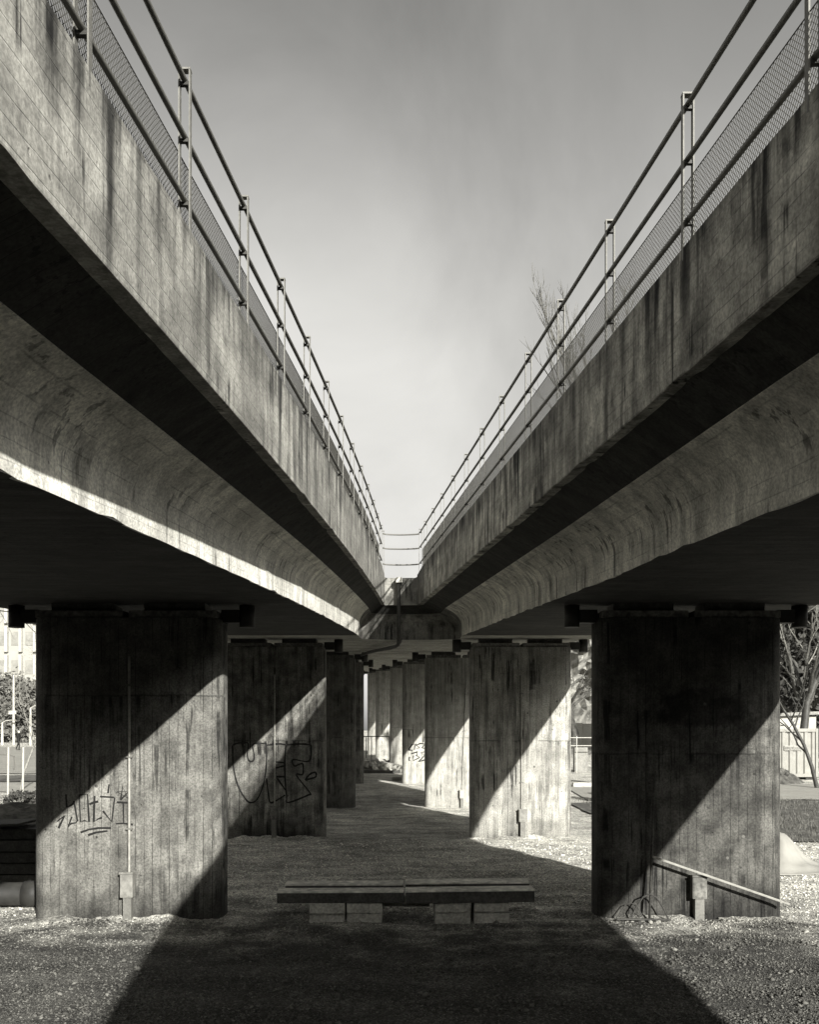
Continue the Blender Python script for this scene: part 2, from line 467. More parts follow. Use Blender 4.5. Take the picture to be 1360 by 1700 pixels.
def gravel_stones():
    """loose pebbles lying on the gravel sheet before and between the piers"""
    n = 125000
    u = RNG.random(n)
    y = 8.6 + 17.0*u**1.9
    x = (RNG.random(n)*2-1)*(.47*y+.3)
    r = .006+.013*RNG.random(n)**2.2
    r[:2600] *= 1.3+1.3*RNG.random(2600)
    r *= 1+.25*(y-9)/10
    base = np.array([[1,0,0],[-1,0,0],[0,1,0],[0,-1,0],[0,0,1],[0,0,-1]], float)
    tri = np.array([[0,2,4],[2,1,4],[1,3,4],[3,0,4],[2,0,5],[1,2,5],[3,1,5],[0,3,5]])
    sc3 = np.stack([.8+.7*RNG.random(n), .8+.7*RNG.random(n), .45+.4*RNG.random(n)], 1)
    ang = RNG.random(n)*math.tau
    V = base[None]*(1+.3*(RNG.random((n,6,1))-.5))*sc3[:,None,:]*r[:,None,None]
    ca, sa = np.cos(ang)[:,None], np.sin(ang)[:,None]
    X = V[:,:,0]*ca-V[:,:,1]*sa; Y = V[:,:,0]*sa+V[:,:,1]*ca
    tilt = (RNG.random(n)-.5)[:,None]*1.2
    Z = V[:,:,2]+X*np.sin(tilt)
    w = np.clip((30-np.abs(y-14))/10, 0, 1)
    gzv = w*(.022*np.sin(1.3*x+.7*y)*np.sin(.9*y-.4*x+1)+.012*np.sin(3.1*x-1.9*y)+.010*np.sin(4.7*y+1.3*x+2))-.02
    co = np.stack([X+x[:,None], Y+y[:,None], Z+(gzv+r*.25)[:,None]], 2).reshape(-1,3)
    F = (tri[None]+(np.arange(n)*6)[:,None,None]).reshape(-1,3)
    me = bpy.data.meshes.new('loose_gravel')
    me.vertices.add(len(co)); me.vertices.foreach_set('co', co.ravel())
    me.loops.add(F.size); me.loops.foreach_set('vertex_index', F.ravel().astype(np.int32))
    me.polygons.add(len(F)); me.polygons.foreach_set('loop_start', np.arange(0, F.size, 3, dtype=np.int32))
    me.update(); me.validate()
    N = NT('pebble', .9)
    isl = N.t.nodes.new('ShaderNodeNewGeometry').outputs['Random Per Island']
    x_, y_, z_ = N.xyz()
    mid = N.noise(N.pos(), 1.3, 5, .6)
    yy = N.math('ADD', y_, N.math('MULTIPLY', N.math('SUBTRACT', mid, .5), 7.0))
    v = N.mr(yy, 12.5, 17.5, .105, .60)  # same painted foreground darkening as the ground sheet
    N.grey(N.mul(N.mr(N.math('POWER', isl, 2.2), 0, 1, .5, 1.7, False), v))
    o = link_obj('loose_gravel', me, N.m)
    tag(o, 'loose grey gravel scattered before the piers', 'gravel', kind='stuff')
gravel_stones()

# ------------------------------------------------------------------ the viaduct
PHI = R(52)
COVE = [(1-.44*(1-math.cos(t))/(1-math.cos(PHI)), 4.58+.46*math.sin(t)/math.sin(PHI)) for t in [PHI*i/9 for i in range(10)]]
def inner_profile():
    """(u, z): under the parapet, along the flat underside, down the cove to the soffit edge; u runs 0..1"""
    return list(reversed(COVE)) + [(1.0, Z_SOF)]
UNDER = [(.10, Z_FB+.02), (.35, 5.165), (.562, 5.042)]

def loft(mb, rows, closed=True):
    n = len(rows[0]); k = len(mb.v)
    for r in rows: mb.v += [tuple(p) for p in r]
    for i in range(len(rows)-1):
        for j in range(n if closed else n-1):
            a = k+i*n+j; b = k+i*n+(j+1) % n
            mb.f.append((a, b, b+n, a+n))
    if closed:
        mb.f.append(tuple(k+j for j in reversed(range(n)))); mb.f.append(tuple(k+(len(rows)-1)*n+j for j in range(n)))

Y_J = 24.6
BR_Y = [-45, -36, -28, -20, -14, -10, -6, -3, 0] + list(np.linspace(1, Y_J, 96))
def branch(name, label, sgn, XF, off, outer, m_par, m_gird):
    root = empty(name, (XF(0), 0, zg(0, Z_SOF)), label, 'viaduct')
    pr = inner_profile()
    cove_mb, par, par2, sof, und = MB(), MB(), MB(), MB(), MB()
    rows_c, rows_p, rows_p2, rows_s, rows_u = [], [], [], [], []
    jr = random.Random(3 if sgn < 0 else 4)
    for Y in BR_Y:
        j1 = jr.uniform(-.004, .004)+(.022 if jr.random() < .07 else 0); j2 = jr.uniform(-.003, .003)+(.018 if jr.random() < .06 else 0)
        xf, k = XF(Y), off(Y)
        rows_c.append([(xf+sgn*u*k, Y, zg(Y, z)+(j1 if i == len(pr)-1 else 0)) for i, (u, z) in enumerate(pr)] + [(xf+sgn*(off(Y)+.3), Y, zg(Y, Z_SOF+.03)), (xf+sgn*(off(Y)+.3), Y, zg(Y, Z_FB+.2)), (xf+sgn*.58*k, Y, zg(Y, Z_FB+.2))])
        rows_u.append([(xf+sgn*u*k, Y, zg(Y, z)) for u, z in UNDER] + [(xf+sgn*.57*k, Y, zg(Y, Z_FB+.3)), (xf+sgn*.09*k, Y, zg(Y, Z_FB+.3))])
        rows_p.append([(xf, Y, zg(Y, Z_FB)+j2), (xf, Y, zg(Y, Z_FT)-abs(j1)*.5), (xf+sgn*.22, Y, zg(Y, Z_FT)), (xf+sgn*.22, Y, zg(Y, Z_FB))])
        so = outer(Y); fo = so+sgn*.55
        rows_p2.append([(fo, Y, zg(Y, Z_FB)), (fo, Y, zg(Y, Z_FT)), (fo-sgn*.26, Y, zg(Y, Z_FT)), (fo-sgn*.26, Y, zg(Y, Z_FB))])
        rows_s.append([(xf+sgn*(off(Y)+.004), Y, zg(Y, Z_SOF+.002)), (so, Y, zg(Y, Z_SOF)), (so, Y, zg(Y, Z_SOF+.5)), (fo-sgn*.1, Y, zg(Y, Z_FB+.02)), (fo-sgn*.1, Y, zg(Y, Z_FB+.5)), (xf+sgn*.14, Y, zg(Y, Z_FB+.5)), (xf+sgn*.17, Y, zg(Y, Z_FB+.06)), (xf+sgn*(off(Y)+.07), Y, zg(Y, Z_FB+.05)), ])
    loft(und, rows_u); und.build('cantilever', M_SOFFIT_SHADE, root)
    loft(cove_mb, rows_c); loft(par, rows_p); loft(par2, rows_p2); loft(sof, rows_s)
    o = cove_mb.build('web', m_gird, root)
    smooth_by_angle(o, 40)
    par.build('parapet', m_par, root, bevel=.012)
    par2.build('outer_parapet', m_par, root)
    sof.build('soffit', M_SOFFIT_SHADE, root)
    return root
left_branch = branch('viaduct_branch', 'left concrete viaduct branch, its parapet face lit by the sun', -1, XL, offL, outL, M_PARA_L, M_GIRDER)
right_branch = branch('viaduct_branch', 'right concrete viaduct branch, its stained parapet face in shade', 1, XR, offR, outR, M_PARA_R, M_GIRDER_R)

def joined_deck():
    root = empty('joined_viaduct', (0, Y_J, zg(Y_J, Z_SOF)), 'joined concrete viaduct deck behind the notch where both branches meet', 'viaduct')
    sl, sr = XL(Y_J)-offL(Y_J), XR(Y_J)+offR(Y_J)
    YC, YF, RAD = 26.0, 26.3, .95
    def half(XF, sx, sg):
        st = []
        for Y, yf in ((Y_J, Y_J), (25.1, 25.1), (25.5, 25.6), (YC, 26.15)):
            st.append((Vector((XF(yf), yf)), Vector((sx-sg*.02*(Y-Y_J), Y)), Z_FT-.05*max(0, yf-Y_J)))
        s0 = st[-1][1]; c = Vector((s0.x+sg*RAD, YC)); mid = (XL(YF)+XR(YF))/2
        for i in range(1, 10):
            a = i*math.pi/2/9
            Fp = Vector((XF(YF)+(mid-XF(YF))*max(0, i-2)/8.0, 26.15+.15*min(1, i/2.)))
            st.append((Fp, Vector((c.x-sg*RAD*math.cos(a), c.y+RAD*math.sin(a))), Z_FT-.07-.10*min(1, i/3)))
        return st
    left, right = half(XL, sl, 1), half(XR, sr, -1)
    path = left + list(reversed(right))
    pr = inner_profile()
    web, par, und = MB(), MB(), MB()
    rows, rowp, rowu = [], [], []
    for Fp, S, zt in path:
        rows.append([((Fp+(S-Fp)*u).x, (Fp+(S-Fp)*u).y, zg((Fp+(S-Fp)*u).y, z)) for u, z in pr])
        rowu.append([((Fp+(S-Fp)*u).x, (Fp+(S-Fp)*u).y, zg((Fp+(S-Fp)*u).y, z)) for u, z in UNDER])
        d = (S-Fp).normalized(); B = Fp+d*.22
        rowp.append([(Fp.x, Fp.y, zg(Fp.y, Z_FB)), (Fp.x, Fp.y, zg(Fp.y, zt)), (B.x, B.y, zg(Fp.y, zt)), (B.x, B.y, zg(Fp.y, Z_FB))])
    loft(web, rows, closed=False); loft(par, rowp); loft(und, rowu, closed=False)
    und.build('cantilever', M_SOFFIT_SHADE, root)
    smooth_by_angle(web.build('web', M_JOINT_SHADE, root), 40)
    par.build('parapet', M_PARA_L, root)
    ys = [y for y in np.arange(Y_J, 96.1, 2.0)]
    poly = [(S.x, S.y) for _, S, _ in path] + [(outR(y), y) for y in ys] + [(outL(y), y) for y in reversed(ys)]
    for nm, zb in (('soffit', Z_SOF+.001), ('deck_slab', Z_FB+.5)):
        bm = bmesh.new()
        pts = poly if nm == 'soffit' else [(F.x, F.y) for F, _, _ in path] + [(outR(y)+.45, y) for y in ys] + [(outL(y)-.45, y) for y in reversed(ys)]
        vs_ = [bm.verts.new((x, y-Y_J, zg(y, zb)-zg(Y_J, Z_SOF))) for x, y in pts]
        es = [bm.edges.new((vs_[i], vs_[(i+1) % len(vs_)])) for i in range(len(vs_))]
        bmesh.ops.triangle_fill(bm, edges=es, use_beauty=True)
        bmesh.ops.recalc_face_normals(bm, faces=bm.faces)
        m = bpy.data.meshes.new(nm); bm.to_mesh(m); bm.free()
        link_obj(nm, m, M_SOFFIT_LIT, root)
    for sgn, fn in ((1, outR), (-1, outL)):
        mb = MB(); rows = []; mp = MB(); rp = []
        for y in ys:
            s = fn(y); fo = s+sgn*.55
            rows.append([(s, y, zg(y, Z_SOF)), (s, y, zg(y, Z_SOF+.5)), (fo-sgn*.1, y, zg(y, Z_FB+.02)), (fo-sgn*.1, y, zg(y, Z_FB+.5))])
            rp.append([(fo, y, zg(y, Z_FB)), (fo, y, zg(y, Z_FT)), (fo-sgn*.26, y, zg(y, Z_FT)), (fo-sgn*.26, y, zg(y, Z_FB))])
        loft(mb, rows, closed=False); mb.build('outer_web', M_GIRDER, root)
        loft(mp, rp); mp.build('outer_parapet', M_PARA_L, root)
    return root
trunk = joined_deck()

# ------------------------------------------------------------------ piers
M_BEAR = plain('bearing_steel', .10, .7, .2, .3, 20, .1)
M_LAMPBODY = plain('lamp_body', .035, .6, .1, .2, 20, .05)
def pier(label, x0, x1, Y, v, seed, foot=.7, fixtures='lr', streak=.5, blotch=.35, seam=2.7, smudge=None, tone=.10):
    ztop = zg(Y, Z_SOF)
    zb = gz((x0+x1)/2, Y)
    root = empty('pier', ((x0+x1)/2, Y+.4, zb), label, 'pier', 'concrete piers carrying the viaduct')
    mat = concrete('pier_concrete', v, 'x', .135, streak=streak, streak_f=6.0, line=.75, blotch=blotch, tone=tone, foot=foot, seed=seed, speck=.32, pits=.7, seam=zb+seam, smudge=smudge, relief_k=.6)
    D, rc = .85, .26
    ring = []
    for cx, cy, a0 in ((x1-rc, Y+rc, -90), (x1-rc, Y+D-rc, 0), (x0+rc, Y+D-rc, 90), (x0+rc, Y+rc, 180)):
        for k in range(7):
            a = R(a0+90*k/6); ring.append((cx+rc*math.cos(a), cy+rc*math.sin(a)))
    mb = MB(); zs = [zb-.4, zb+.02, ztop-.25, ztop-.235]
    rows = []
    for i, z in enumerate(zs):
        k = .985 if i == 3 else 1.0
        mx, my = (x0+x1)/2, Y+D/2
        rows.append([(mx+(x-mx)*k, my+(y-my)*k, z) for x, y in ring])
    loft(mb, rows)
    sh = mb.build('shaft', mat, root)
    for p in sh.data.polygons:
        p.use_smooth = abs(p.normal.z) < .3
    if Y < 30:
        th = random.Random(int(seed*10))
        for k_ in range(11):
            hx, hz = th.uniform(x0+.35, x1-.3), th.uniform(zb+.5, ztop-.8)
            r_ = th.uniform(.014, .03)
            MB().tube([(hx, Y+.02, hz), (hx, Y-.0015, hz)], r_, 9).build('tie_hole', M_BEAR, root)
    w = x1-x0
    for a, b in ((.02, .485), (.515, .98)):
        MB().box(x0+w*a, x0+w*b, Y+.03, Y+D-.03, ztop-.234, ztop-.12).build('bearing_plate', M_BOXDARK, root, bevel=.01)
        MB().box(x0+w*(a+.07), x0+w*(b-.07), Y+.16, Y+D-.16, ztop-.121, ztop+.012).build('bearing', M_BEAR, root)
    for sd in fixtures:
        s = -1 if sd == 'l' else 1
        xe = x0 if sd == 'l' else x1
        fx = MB().cyl((xe+s*.37, Y+.35), .125, ztop-.36, ztop-.004, 24).build('bearing_guard', M_LAMPBODY, root)
        for p in fx.data.polygons: p.use_smooth = len(p.vertices) == 4
        MB().box(min(xe-s*.03, xe+s*.26), max(xe-s*.03, xe+s*.26), Y+.24, Y+.46, ztop-.29, ztop-.08).build('bracket', M_LAMPBODY, fx, bevel=.008)
    return root
Y1, Y2, Y3, Y4, Y5, Y6, Y7 = 14.86, 26.1, 36.3, 47.0, 58.0, 69.0, 80.0
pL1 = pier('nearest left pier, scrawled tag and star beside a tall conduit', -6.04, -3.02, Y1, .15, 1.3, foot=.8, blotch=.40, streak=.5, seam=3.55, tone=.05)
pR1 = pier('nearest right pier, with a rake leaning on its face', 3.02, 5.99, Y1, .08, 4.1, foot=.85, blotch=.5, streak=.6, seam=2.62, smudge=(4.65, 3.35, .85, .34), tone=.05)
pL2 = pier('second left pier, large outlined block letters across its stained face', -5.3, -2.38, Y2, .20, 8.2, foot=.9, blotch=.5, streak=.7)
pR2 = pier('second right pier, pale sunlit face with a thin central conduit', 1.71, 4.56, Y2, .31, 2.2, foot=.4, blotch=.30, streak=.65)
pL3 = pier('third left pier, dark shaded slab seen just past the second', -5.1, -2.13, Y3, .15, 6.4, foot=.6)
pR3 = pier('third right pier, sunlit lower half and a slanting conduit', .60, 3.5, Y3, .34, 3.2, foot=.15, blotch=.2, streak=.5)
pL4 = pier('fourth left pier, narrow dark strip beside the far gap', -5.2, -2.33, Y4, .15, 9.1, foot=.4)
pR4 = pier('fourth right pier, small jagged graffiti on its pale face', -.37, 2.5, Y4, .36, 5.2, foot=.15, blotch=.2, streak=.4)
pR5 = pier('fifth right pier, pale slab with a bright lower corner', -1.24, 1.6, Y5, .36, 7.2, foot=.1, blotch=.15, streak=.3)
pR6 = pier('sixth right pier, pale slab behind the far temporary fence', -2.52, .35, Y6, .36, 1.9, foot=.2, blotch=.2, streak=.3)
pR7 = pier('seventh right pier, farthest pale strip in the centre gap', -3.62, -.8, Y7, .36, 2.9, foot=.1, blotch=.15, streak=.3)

# graffiti: paint lines lying on the concrete, parts of their pier
def paint(parent, Y, strokes, w, dx=0, dy=0):
    for s in strokes:
        pts = [px(x+dx, y+dy, Y-.002) for x, y in s]
        MB().tube(pts, [w*Y/F_PX*random.uniform(.75, 1.35) for _ in pts], 6, flat_y=.18).build('graffiti_line', M_BLACKPAINT, parent)
def zc(x0, y0, k, pts):
    return [(x0+a/k, y0+b/k) for a, b in pts]
def smooth_line(pts, n=5):
    out = []
    P = [Vector(p) for p in pts]; P = [P[0]]+P+[P[-1]]
    for i in range(1, len(P)-2):
        for k in range(n):
            t = k/n
            a, b, c, d = P[i-1], P[i], P[i+1], P[i+2]
            q = .5*((2*b)+(c-a)*t+(2*a-5*b+4*c-d)*t*t+(3*b-a-3*c+d)*t**3)
            out.append((q.x, q.y))
    out.append((P[-1].x, P[-1].y))
    return out
K = 1360/150.
tagl = [
 [(170,350),(180,540),(250,520),(300,470)], [(290,450),(345,750),(320,780),(250,790),(200,850),(260,690)],
 [(370,360),(390,770),(450,745),(520,765),(495,350),(370,360)], [(525,500),(600,470),(660,460)], [(605,370),(590,765),(650,725),(715,700)],
 [(685,385),(890,395),(905,405),(860,770),(730,600)], [(820,200),(805,335)], [(940,470),(1125,478)], [(1035,480),(1040,785)],
 [(925,792),(1040,788),(1180,806)], [(995,435),(1025,235),(1100,405),(945,312),(1125,300),(995,435)],
 [(390,925),(520,880),(660,858),(850,858)], [(505,965),(620,925),(795,903)], [(625,1000),(645,990)], [(435,560),(442,568)], [(1170,618),(1180,622)],
 [(40,760),(150,670),(60,860)],
]
paint(pL1, Y1, [zc(90, 1280, K, s) for s in tagl], 1.55)
K = 1360/180.
big = [
 [(120,210),(130,480),(190,720),(290,890),(360,925),(430,880),(500,720),(540,500),(545,205),(500,185),(390,185),(372,230),(390,320),(385,390),(355,410),(320,390),(305,320),(318,190),(250,172),(150,190),(120,210)],
 [(548,205),(700,188),(785,200)], [(545,620),(570,820),(590,920),(650,910),(780,830)], [(790,205),(775,400),(780,640),(800,850),(820,925),(1070,830),(1090,800),(920,580),(1000,570),(1005,450),(970,440),(895,465),(880,385),(1080,405),(1105,240),(1090,200),(960,190),(800,200)],
 [(665,415),(770,425)], [(665,490),(765,465)], [(670,600),(770,600)], [(680,620),(785,770)], [(1030,640),(1090,570),(1160,545),(1165,600),(1100,625),(1030,640)],
]
paint(pL2, Y2, [smooth_line(zc(370, 1210, K, s), 4) for s in big], 1.4)
K = 1275/120.
jag = [
 [(835,1010),(900,910),(960,900),(935,1000),(1030,970),(970,925),(1040,895),(1125,905),(1070,975),(1120,980)],
 [(835,1010),(900,1015),(880,1075),(990,1045),(970,1110),(1035,1140),(915,1200),(920,1110)], [(1125,1040),(1045,1060),(1120,1100),(1010,1220),(1120,1185)], [(850,1130),(840,1200),(860,1190)], [(1095,870),(1100,790),(1125,780)],
]
paint(pR4, Y4, [zc(600, 1150, K, s) for s in jag], 1.1)

# ------------------------------------------------------------------ conduits with junction boxes
def conduit_box(label, Y, xc, ytop, xb0, xb1, yb0, yb1, yfoot, mat, slant=0, xtop=None, pole=True):
    foot = px((xb0+xb1)/2, yfoot, Y)
    root = empty('junction_box', (foot.x, Y, gz(foot.x, Y)), label, 'electric box')
    a, b = px(xb0, yb0, Y), px(xb1, yb1, Y)
    w = b.x-a.x
    MB().box(a.x, b.x, Y-.15, Y-.001, b.z, a.z).build('box', mat, root, bevel=.012)
    MB().box(a.x-.008, b.x+.008, Y-.165, Y-.150, a.z-.02, a.z+.012).box(a.x+.02, b.x-.02, Y-.158, Y-.150, b.z+.03, a.z-.05).build('lid', mat, root, bevel=.003)
    MB().box(a.x+w*.2, b.x-w*.14, Y-.125, Y-.001, gz(foot.x, Y)-.2, b.z+.005).build('post', M_STEEL, root, bevel=.008)
    if pole:
        t = px(xtop or xc, ytop, Y); c = px(xc, yb0, Y)
        mb = MB().tube([(c.x, Y-.03, a.z-.02), (t.x, Y-.03, t.z)], .021, 10)
        cd = mb.build('conduit', M_CONDUIT, root)
        n = 3
        for i in range(n):
            f = (i+.6)/n; p = Vector((c.x+(t.x-c.x)*f, Y, a.z+(t.z-a.z)*f))
            MB().box(p.x-.05, p.x+.05, Y-.055, Y-.001, p.z-.012, p.z+.012).build('clamp', M_STEEL, cd)
    return root
conduit_box('grey junction box with tall conduit on the nearest left pier', Y1, 215, 1090, 203, 224, 1447, 1488, 1528, M_BOX)
conduit_box('weathered junction box on a short post at the nearest right pier', Y1, 1158, 0, 1146, 1170, 1452, 1490, 1530, M_BOXDARK, pole=False)
conduit_box('junction box and thin conduit on the second left pier', Y2, 456, 1120, 449, 461, 1338, 1360, 1390, M_BOXDARK)
conduit_box('pale junction box and conduit on the second right pier', Y2, 866, 1122, 861, 874, 1343, 1364, 1390, M_BOX)
conduit_box('small white junction box with slanting conduit on the third right pier', Y3, 767, 1128, 763, 770, 1311, 1325, 1340, M_WHITE, xtop=774.5)

# ------------------------------------------------------------------ railings
H_POST, RAILS = 1.115, (1.05, .65, .205)
def post_mesh(mb, x, y, z, s):
    """post of two upright flat bars with the rails clamped between them; s = +1 when the gap lies on +x"""
    for e in (-1, 1):
        mb.box(x+e*.037-.005, x+e*.037+.005, y-.026, y+.026, z-.10, z+H_POST)
    mb.box(x-.044, x+.044, y-.028, y+.028, z+H_POST-.001, z+H_POST+.012)
def clamps(post, x, y, z):
    for h in RAILS:
        MB().box(x-.0315, x+.0315, y-.016, y+.016, z+h-.038, z+h-.014).build('clamp', M_DARK, post)
def mesh_panel(mb, A, B, h, pitch=.042, r=.0027):
    """chain-link: two families of diagonal wires between A and B (bottom corners), height h"""
    A, B = Vector(A), Vector(B); L = (B-A).length; d = (B-A)/L; up = Vector((0, 0, 1))
    def P(s, t): return A+d*s+up*t
    for fam in (1, -1):
        k = -h if fam == 1 else 0
        s0 = -h
        while s0 < L+h:
            a, b = (s0, 0), (s0+h, h)
            if fam == -1: a, b = (s0+h, 0), (s0, h)
            # clip to 0..L
            (s1, t1), (s2, t2) = a, b
            lo, hi = 0.0, 1.0
            ds = s2-s1
            for bound, sign in ((0, 1), (L, -1)):
                v0 = (s1-bound)*sign; v1 = (s2-bound)*sign
                if v0 < 0 and v1 < 0: lo, hi = 1, 0; break
                if v0 < 0: lo = max(lo, v0/(v0-v1))
                elif v1 < 0: hi = min(hi, v0/(v0-v1))
            if hi-lo > .02:
                mb.tube([P(s1+ds*lo, t1+(t2-t1)*lo), P(s1+ds*hi, t1+(t2-t1)*hi)], r, 3, cap=False)
            s0 += pitch
    mb.tube([P(0, h), P(L, h)], r*1.5, 4); mb.tube([P(0, .02), P(L, .02)], r*1.3, 4)
def railing(label, XF, s, ys):
    x0 = XF(ys[0])-s*.042
    root = empty('railing', (x0, ys[0], zg(ys[0], Z_FT)), label, 'railing')
    pos = [(XF(y)-s*.042, y, zg(y, Z_FT)) for y in ys]
    for p in pos:
        mb = MB(); post_mesh(mb, *p, s); clamps(mb.build('post', M_STEEL, root), *p)
    ex = [pos[0][1]-1.5] + list(ys)
    for h in RAILS:
        pts = [(XF(y)-s*.042, y, zg(y, Z_FT)+h) for y in ex]
        MB().tube(pts, .0205, 10).build('rail', M_RAIL, root, smooth=True)
    for (a, b) in zip(pos, pos[1:]):
        mb = MB()
        mesh_panel(mb, (a[0]-s*.06, a[1], a[2]+.012), (b[0]-s*.06, b[1], b[2]+.012), .56)
        mb.build('wire_mesh', M_WIRE, root)
    return root, pos
ysL = [KU*y for y in (3.25, 5.0, 6.77, 8.53, 10.25, 11.95, 13.7, 15.45, 17.2, 18.95, 20.7, 22.45, 24.2, 25.95)]
ysR = [KU*y for y in (3.4, 5.23, 7.05, 8.97, 10.82, 12.55, 14.4, 16.2, 18.0, 19.85, 21.7, 23.5, 25.3, 26.6)]
railL, posL = railing('railing with round rails and wire mesh along the left parapet', XL, 1, ysL)
railR, posR = railing('railing with round rails and wire mesh along the right parapet', XR, -1, ysR)
# short railing closing the notch
yl, yr = 26.12, 26.14
r0 = Vector((XL(yl)-.042, yl, zg(yl, Z_FT))); r1 = Vector((XR(yr)+.042, yr, zg(yr, Z_FT)))
nr = empty('railing', (0, 26.2, r0.z), 'short railing with bent rails closing the notch between both branches', 'railing')
mb = MB(); post_mesh(mb, r0.x, r0.y, r0.z, 1); mb.build('post', M_STEEL, nr)
for h in RAILS:
    ctl = [(r0.x, r0.y), (r0.x+.12, 26.17), (-.25, 26.2), (r1.x-.12, 26.17), (r1.x, r1.y)]
    cv = smooth_line(ctl, 6)
    pts = [(x, y, r0.z+(r1.z-r0.z)*(i/(len(cv)-1))+h-.02*math.sin(math.pi*i/(len(cv)-1))) for i, (x, y) in enumerate(cv)]
    MB().tube(pts, .0205, 8).build('rail', M_RAIL, nr, smooth=True)

# downpipe at the notch with its hopper, running on under the deck
dp = empty('downpipe', (-.30, 26.0, 5.4), 'dark downpipe with white hopper at the notch between the branches', 'pipe')
zt = zg(26.3, Z_FT)-.22
MB().box(-.38, -.195, 25.98, 26.25, zt-.13, zt+.02).build('hopper', M_WHITE, dp, bevel=.01)
MB().tube([(-.30, 26.1, zt-.12), (-.30, 26.1, 5.60), (-.305, 26.13, 5.47), (-.32, 26.3, 5.41), (-.40, 27.2, 5.44), (-.62, 29., 5.54), (-1.1, 31.5, zg(31.5, Z_SOF)-.13), (-1.7, 35., zg(35., Z_SOF)-.13), (-2.3, 40., zg(40, Z_SOF)-.13)], .055, 10).build('pipe', M_DARK, dp, smooth=True)
MB().tube([(-.22, 26.15, 5.55), (-.25, 27.0, 5.53), (-.40, 28.6, 5.60), (-.9, 31.5, zg(31.5, Z_SOF)-.06), (-1.5, 35.5, zg(35.5, Z_SOF)-.06)], .022, 8).build('cable', M_DARK, dp)

# ------------------------------------------------------------------ bench of beams on blocks
bx = empty('bench', (-.07, 14.9, 0), 'low bench of dark beams laid on concrete blocks between the front piers', 'bench')
def beam(xa, xb, ya, yb, z0, z1, rz=0, ry=0):
    c = Vector(((xa+xb)/2, (ya+yb)/2, (z0+z1)/2))
    M = Matrix.Translation(c) @ Matrix.Rotation(rz, 4, 'Z') @ Matrix.Rotation(ry, 4, 'Y') @ Matrix.Translation(-c)
    bo = MB().box(xa, xb, ya, yb, z0, z1-.022, M).build('beam', M_BENCH, bx, bevel=.012)
    MB().box(xa-.008, xb-.002, ya-.015, yb+.004, z1-.024, z1, M).build('lit_top', M_LITTOP, bo, bevel=.004)  # added pale layer that paints the brighter top of the beam
beam(-2.07, -.085, 14.55, 14.90, .30, .485, R(-.5), R(-.3))
beam(-.055, 1.95, 14.52, 14.89, .31, .51, R(.6), R(-.6))
beam(-2.00, -.10, 14.99, 15.36, .315, .525, R(.3), R(-.2))
beam(-.06, 1.93, 14.98, 15.38, .32, .555, R(-.3), R(-.5))
for (a, b, z0, z1, ya) in ((513,572,0,.135,14.62),(514,573,.137,.30,14.55),(576,634,0,.137,14.6),(576,635,.139,.305,14.57),(722,781,0,.15,14.6),(722,780,.152,.305,14.56),(787,846,0,.16,14.6),(787,845,.162,.31,14.56),(578,714,.163,.30,15.0)):
    xa, xb = (a-680)*14.6/F_PX, (b-680)*14.6/F_PX
    MB().box(xa, xb, ya, ya+(.24 if a == 578 else (.40 if b == 635 else .72)), z0-(.03 if z0 == 0 else 0), z1).build('block', M_BLOCK, bx, bevel=.01)

# ------------------------------------------------------------------ rake and batten at the right pier
rk = empty('rake', (3.87, Y1-.2, 0), 'long handled garden rake leaning upright on the nearest right pier', 'rake')
pt, pb = px(1086, 1284, Y1), px(1078, 1530, Y1-.16)
MB().tube([(pb.x, Y1-.20, .03), (pt.x, Y1-.035, pt.z)], .018, 8).build('handle', M_TIMBER, rk, smooth=True)
hb = Vector((pb.x, Y1-.20, .03))
MB().tube([(hb.x-.52, hb.y-.02, .035), (hb.x, hb.y-.02, .03), (hb.x+.33, hb.y-.03, .025)], .02, 6).build('head', M_DARK, rk)
for sx in (-1, 1):
    MB().tube([(hb.x, hb.y+.01, .42), (hb.x+sx*.1, hb.y, .38), (hb.x+sx*.22, hb.y, .2), (hb.x+sx*.29, hb.y-.01, .04)], .012, 6).build('brace', M_DARK, rk)
MB().tube([(hb.x-.5, hb.y+.05, .05), (hb.x-.36, hb.y+.09, .24), (hb.x-.27, hb.y+.09, .27), (hb.x-.16, hb.y+.07, .2), (hb.x-.1, hb.y+.03, .06)], .009, 6).build('brace', M_DARK, rk)
a, b = px(1084, 1422, Y1-.2), px(1307, 1499, Y1-.1)
bt = MB()
d = (b-a); L = d.length
Mx = Matrix.Translation(Vector((a.x, Y1-.215, a.z))) @ Matrix.Rotation(math.atan2(-d.z, d.x), 4, 'Y')
bt.box(0, L, -.018, .018, -.017, .017, Mx)
tag(bt.build('batten', plain('pale_wood', .26, .8, 0, .15, 20, .1), None, bevel=.004, origin=(b.x, Y1-.2, 0)), 'pale wooden batten slanting across the nearest right pier', 'batten')

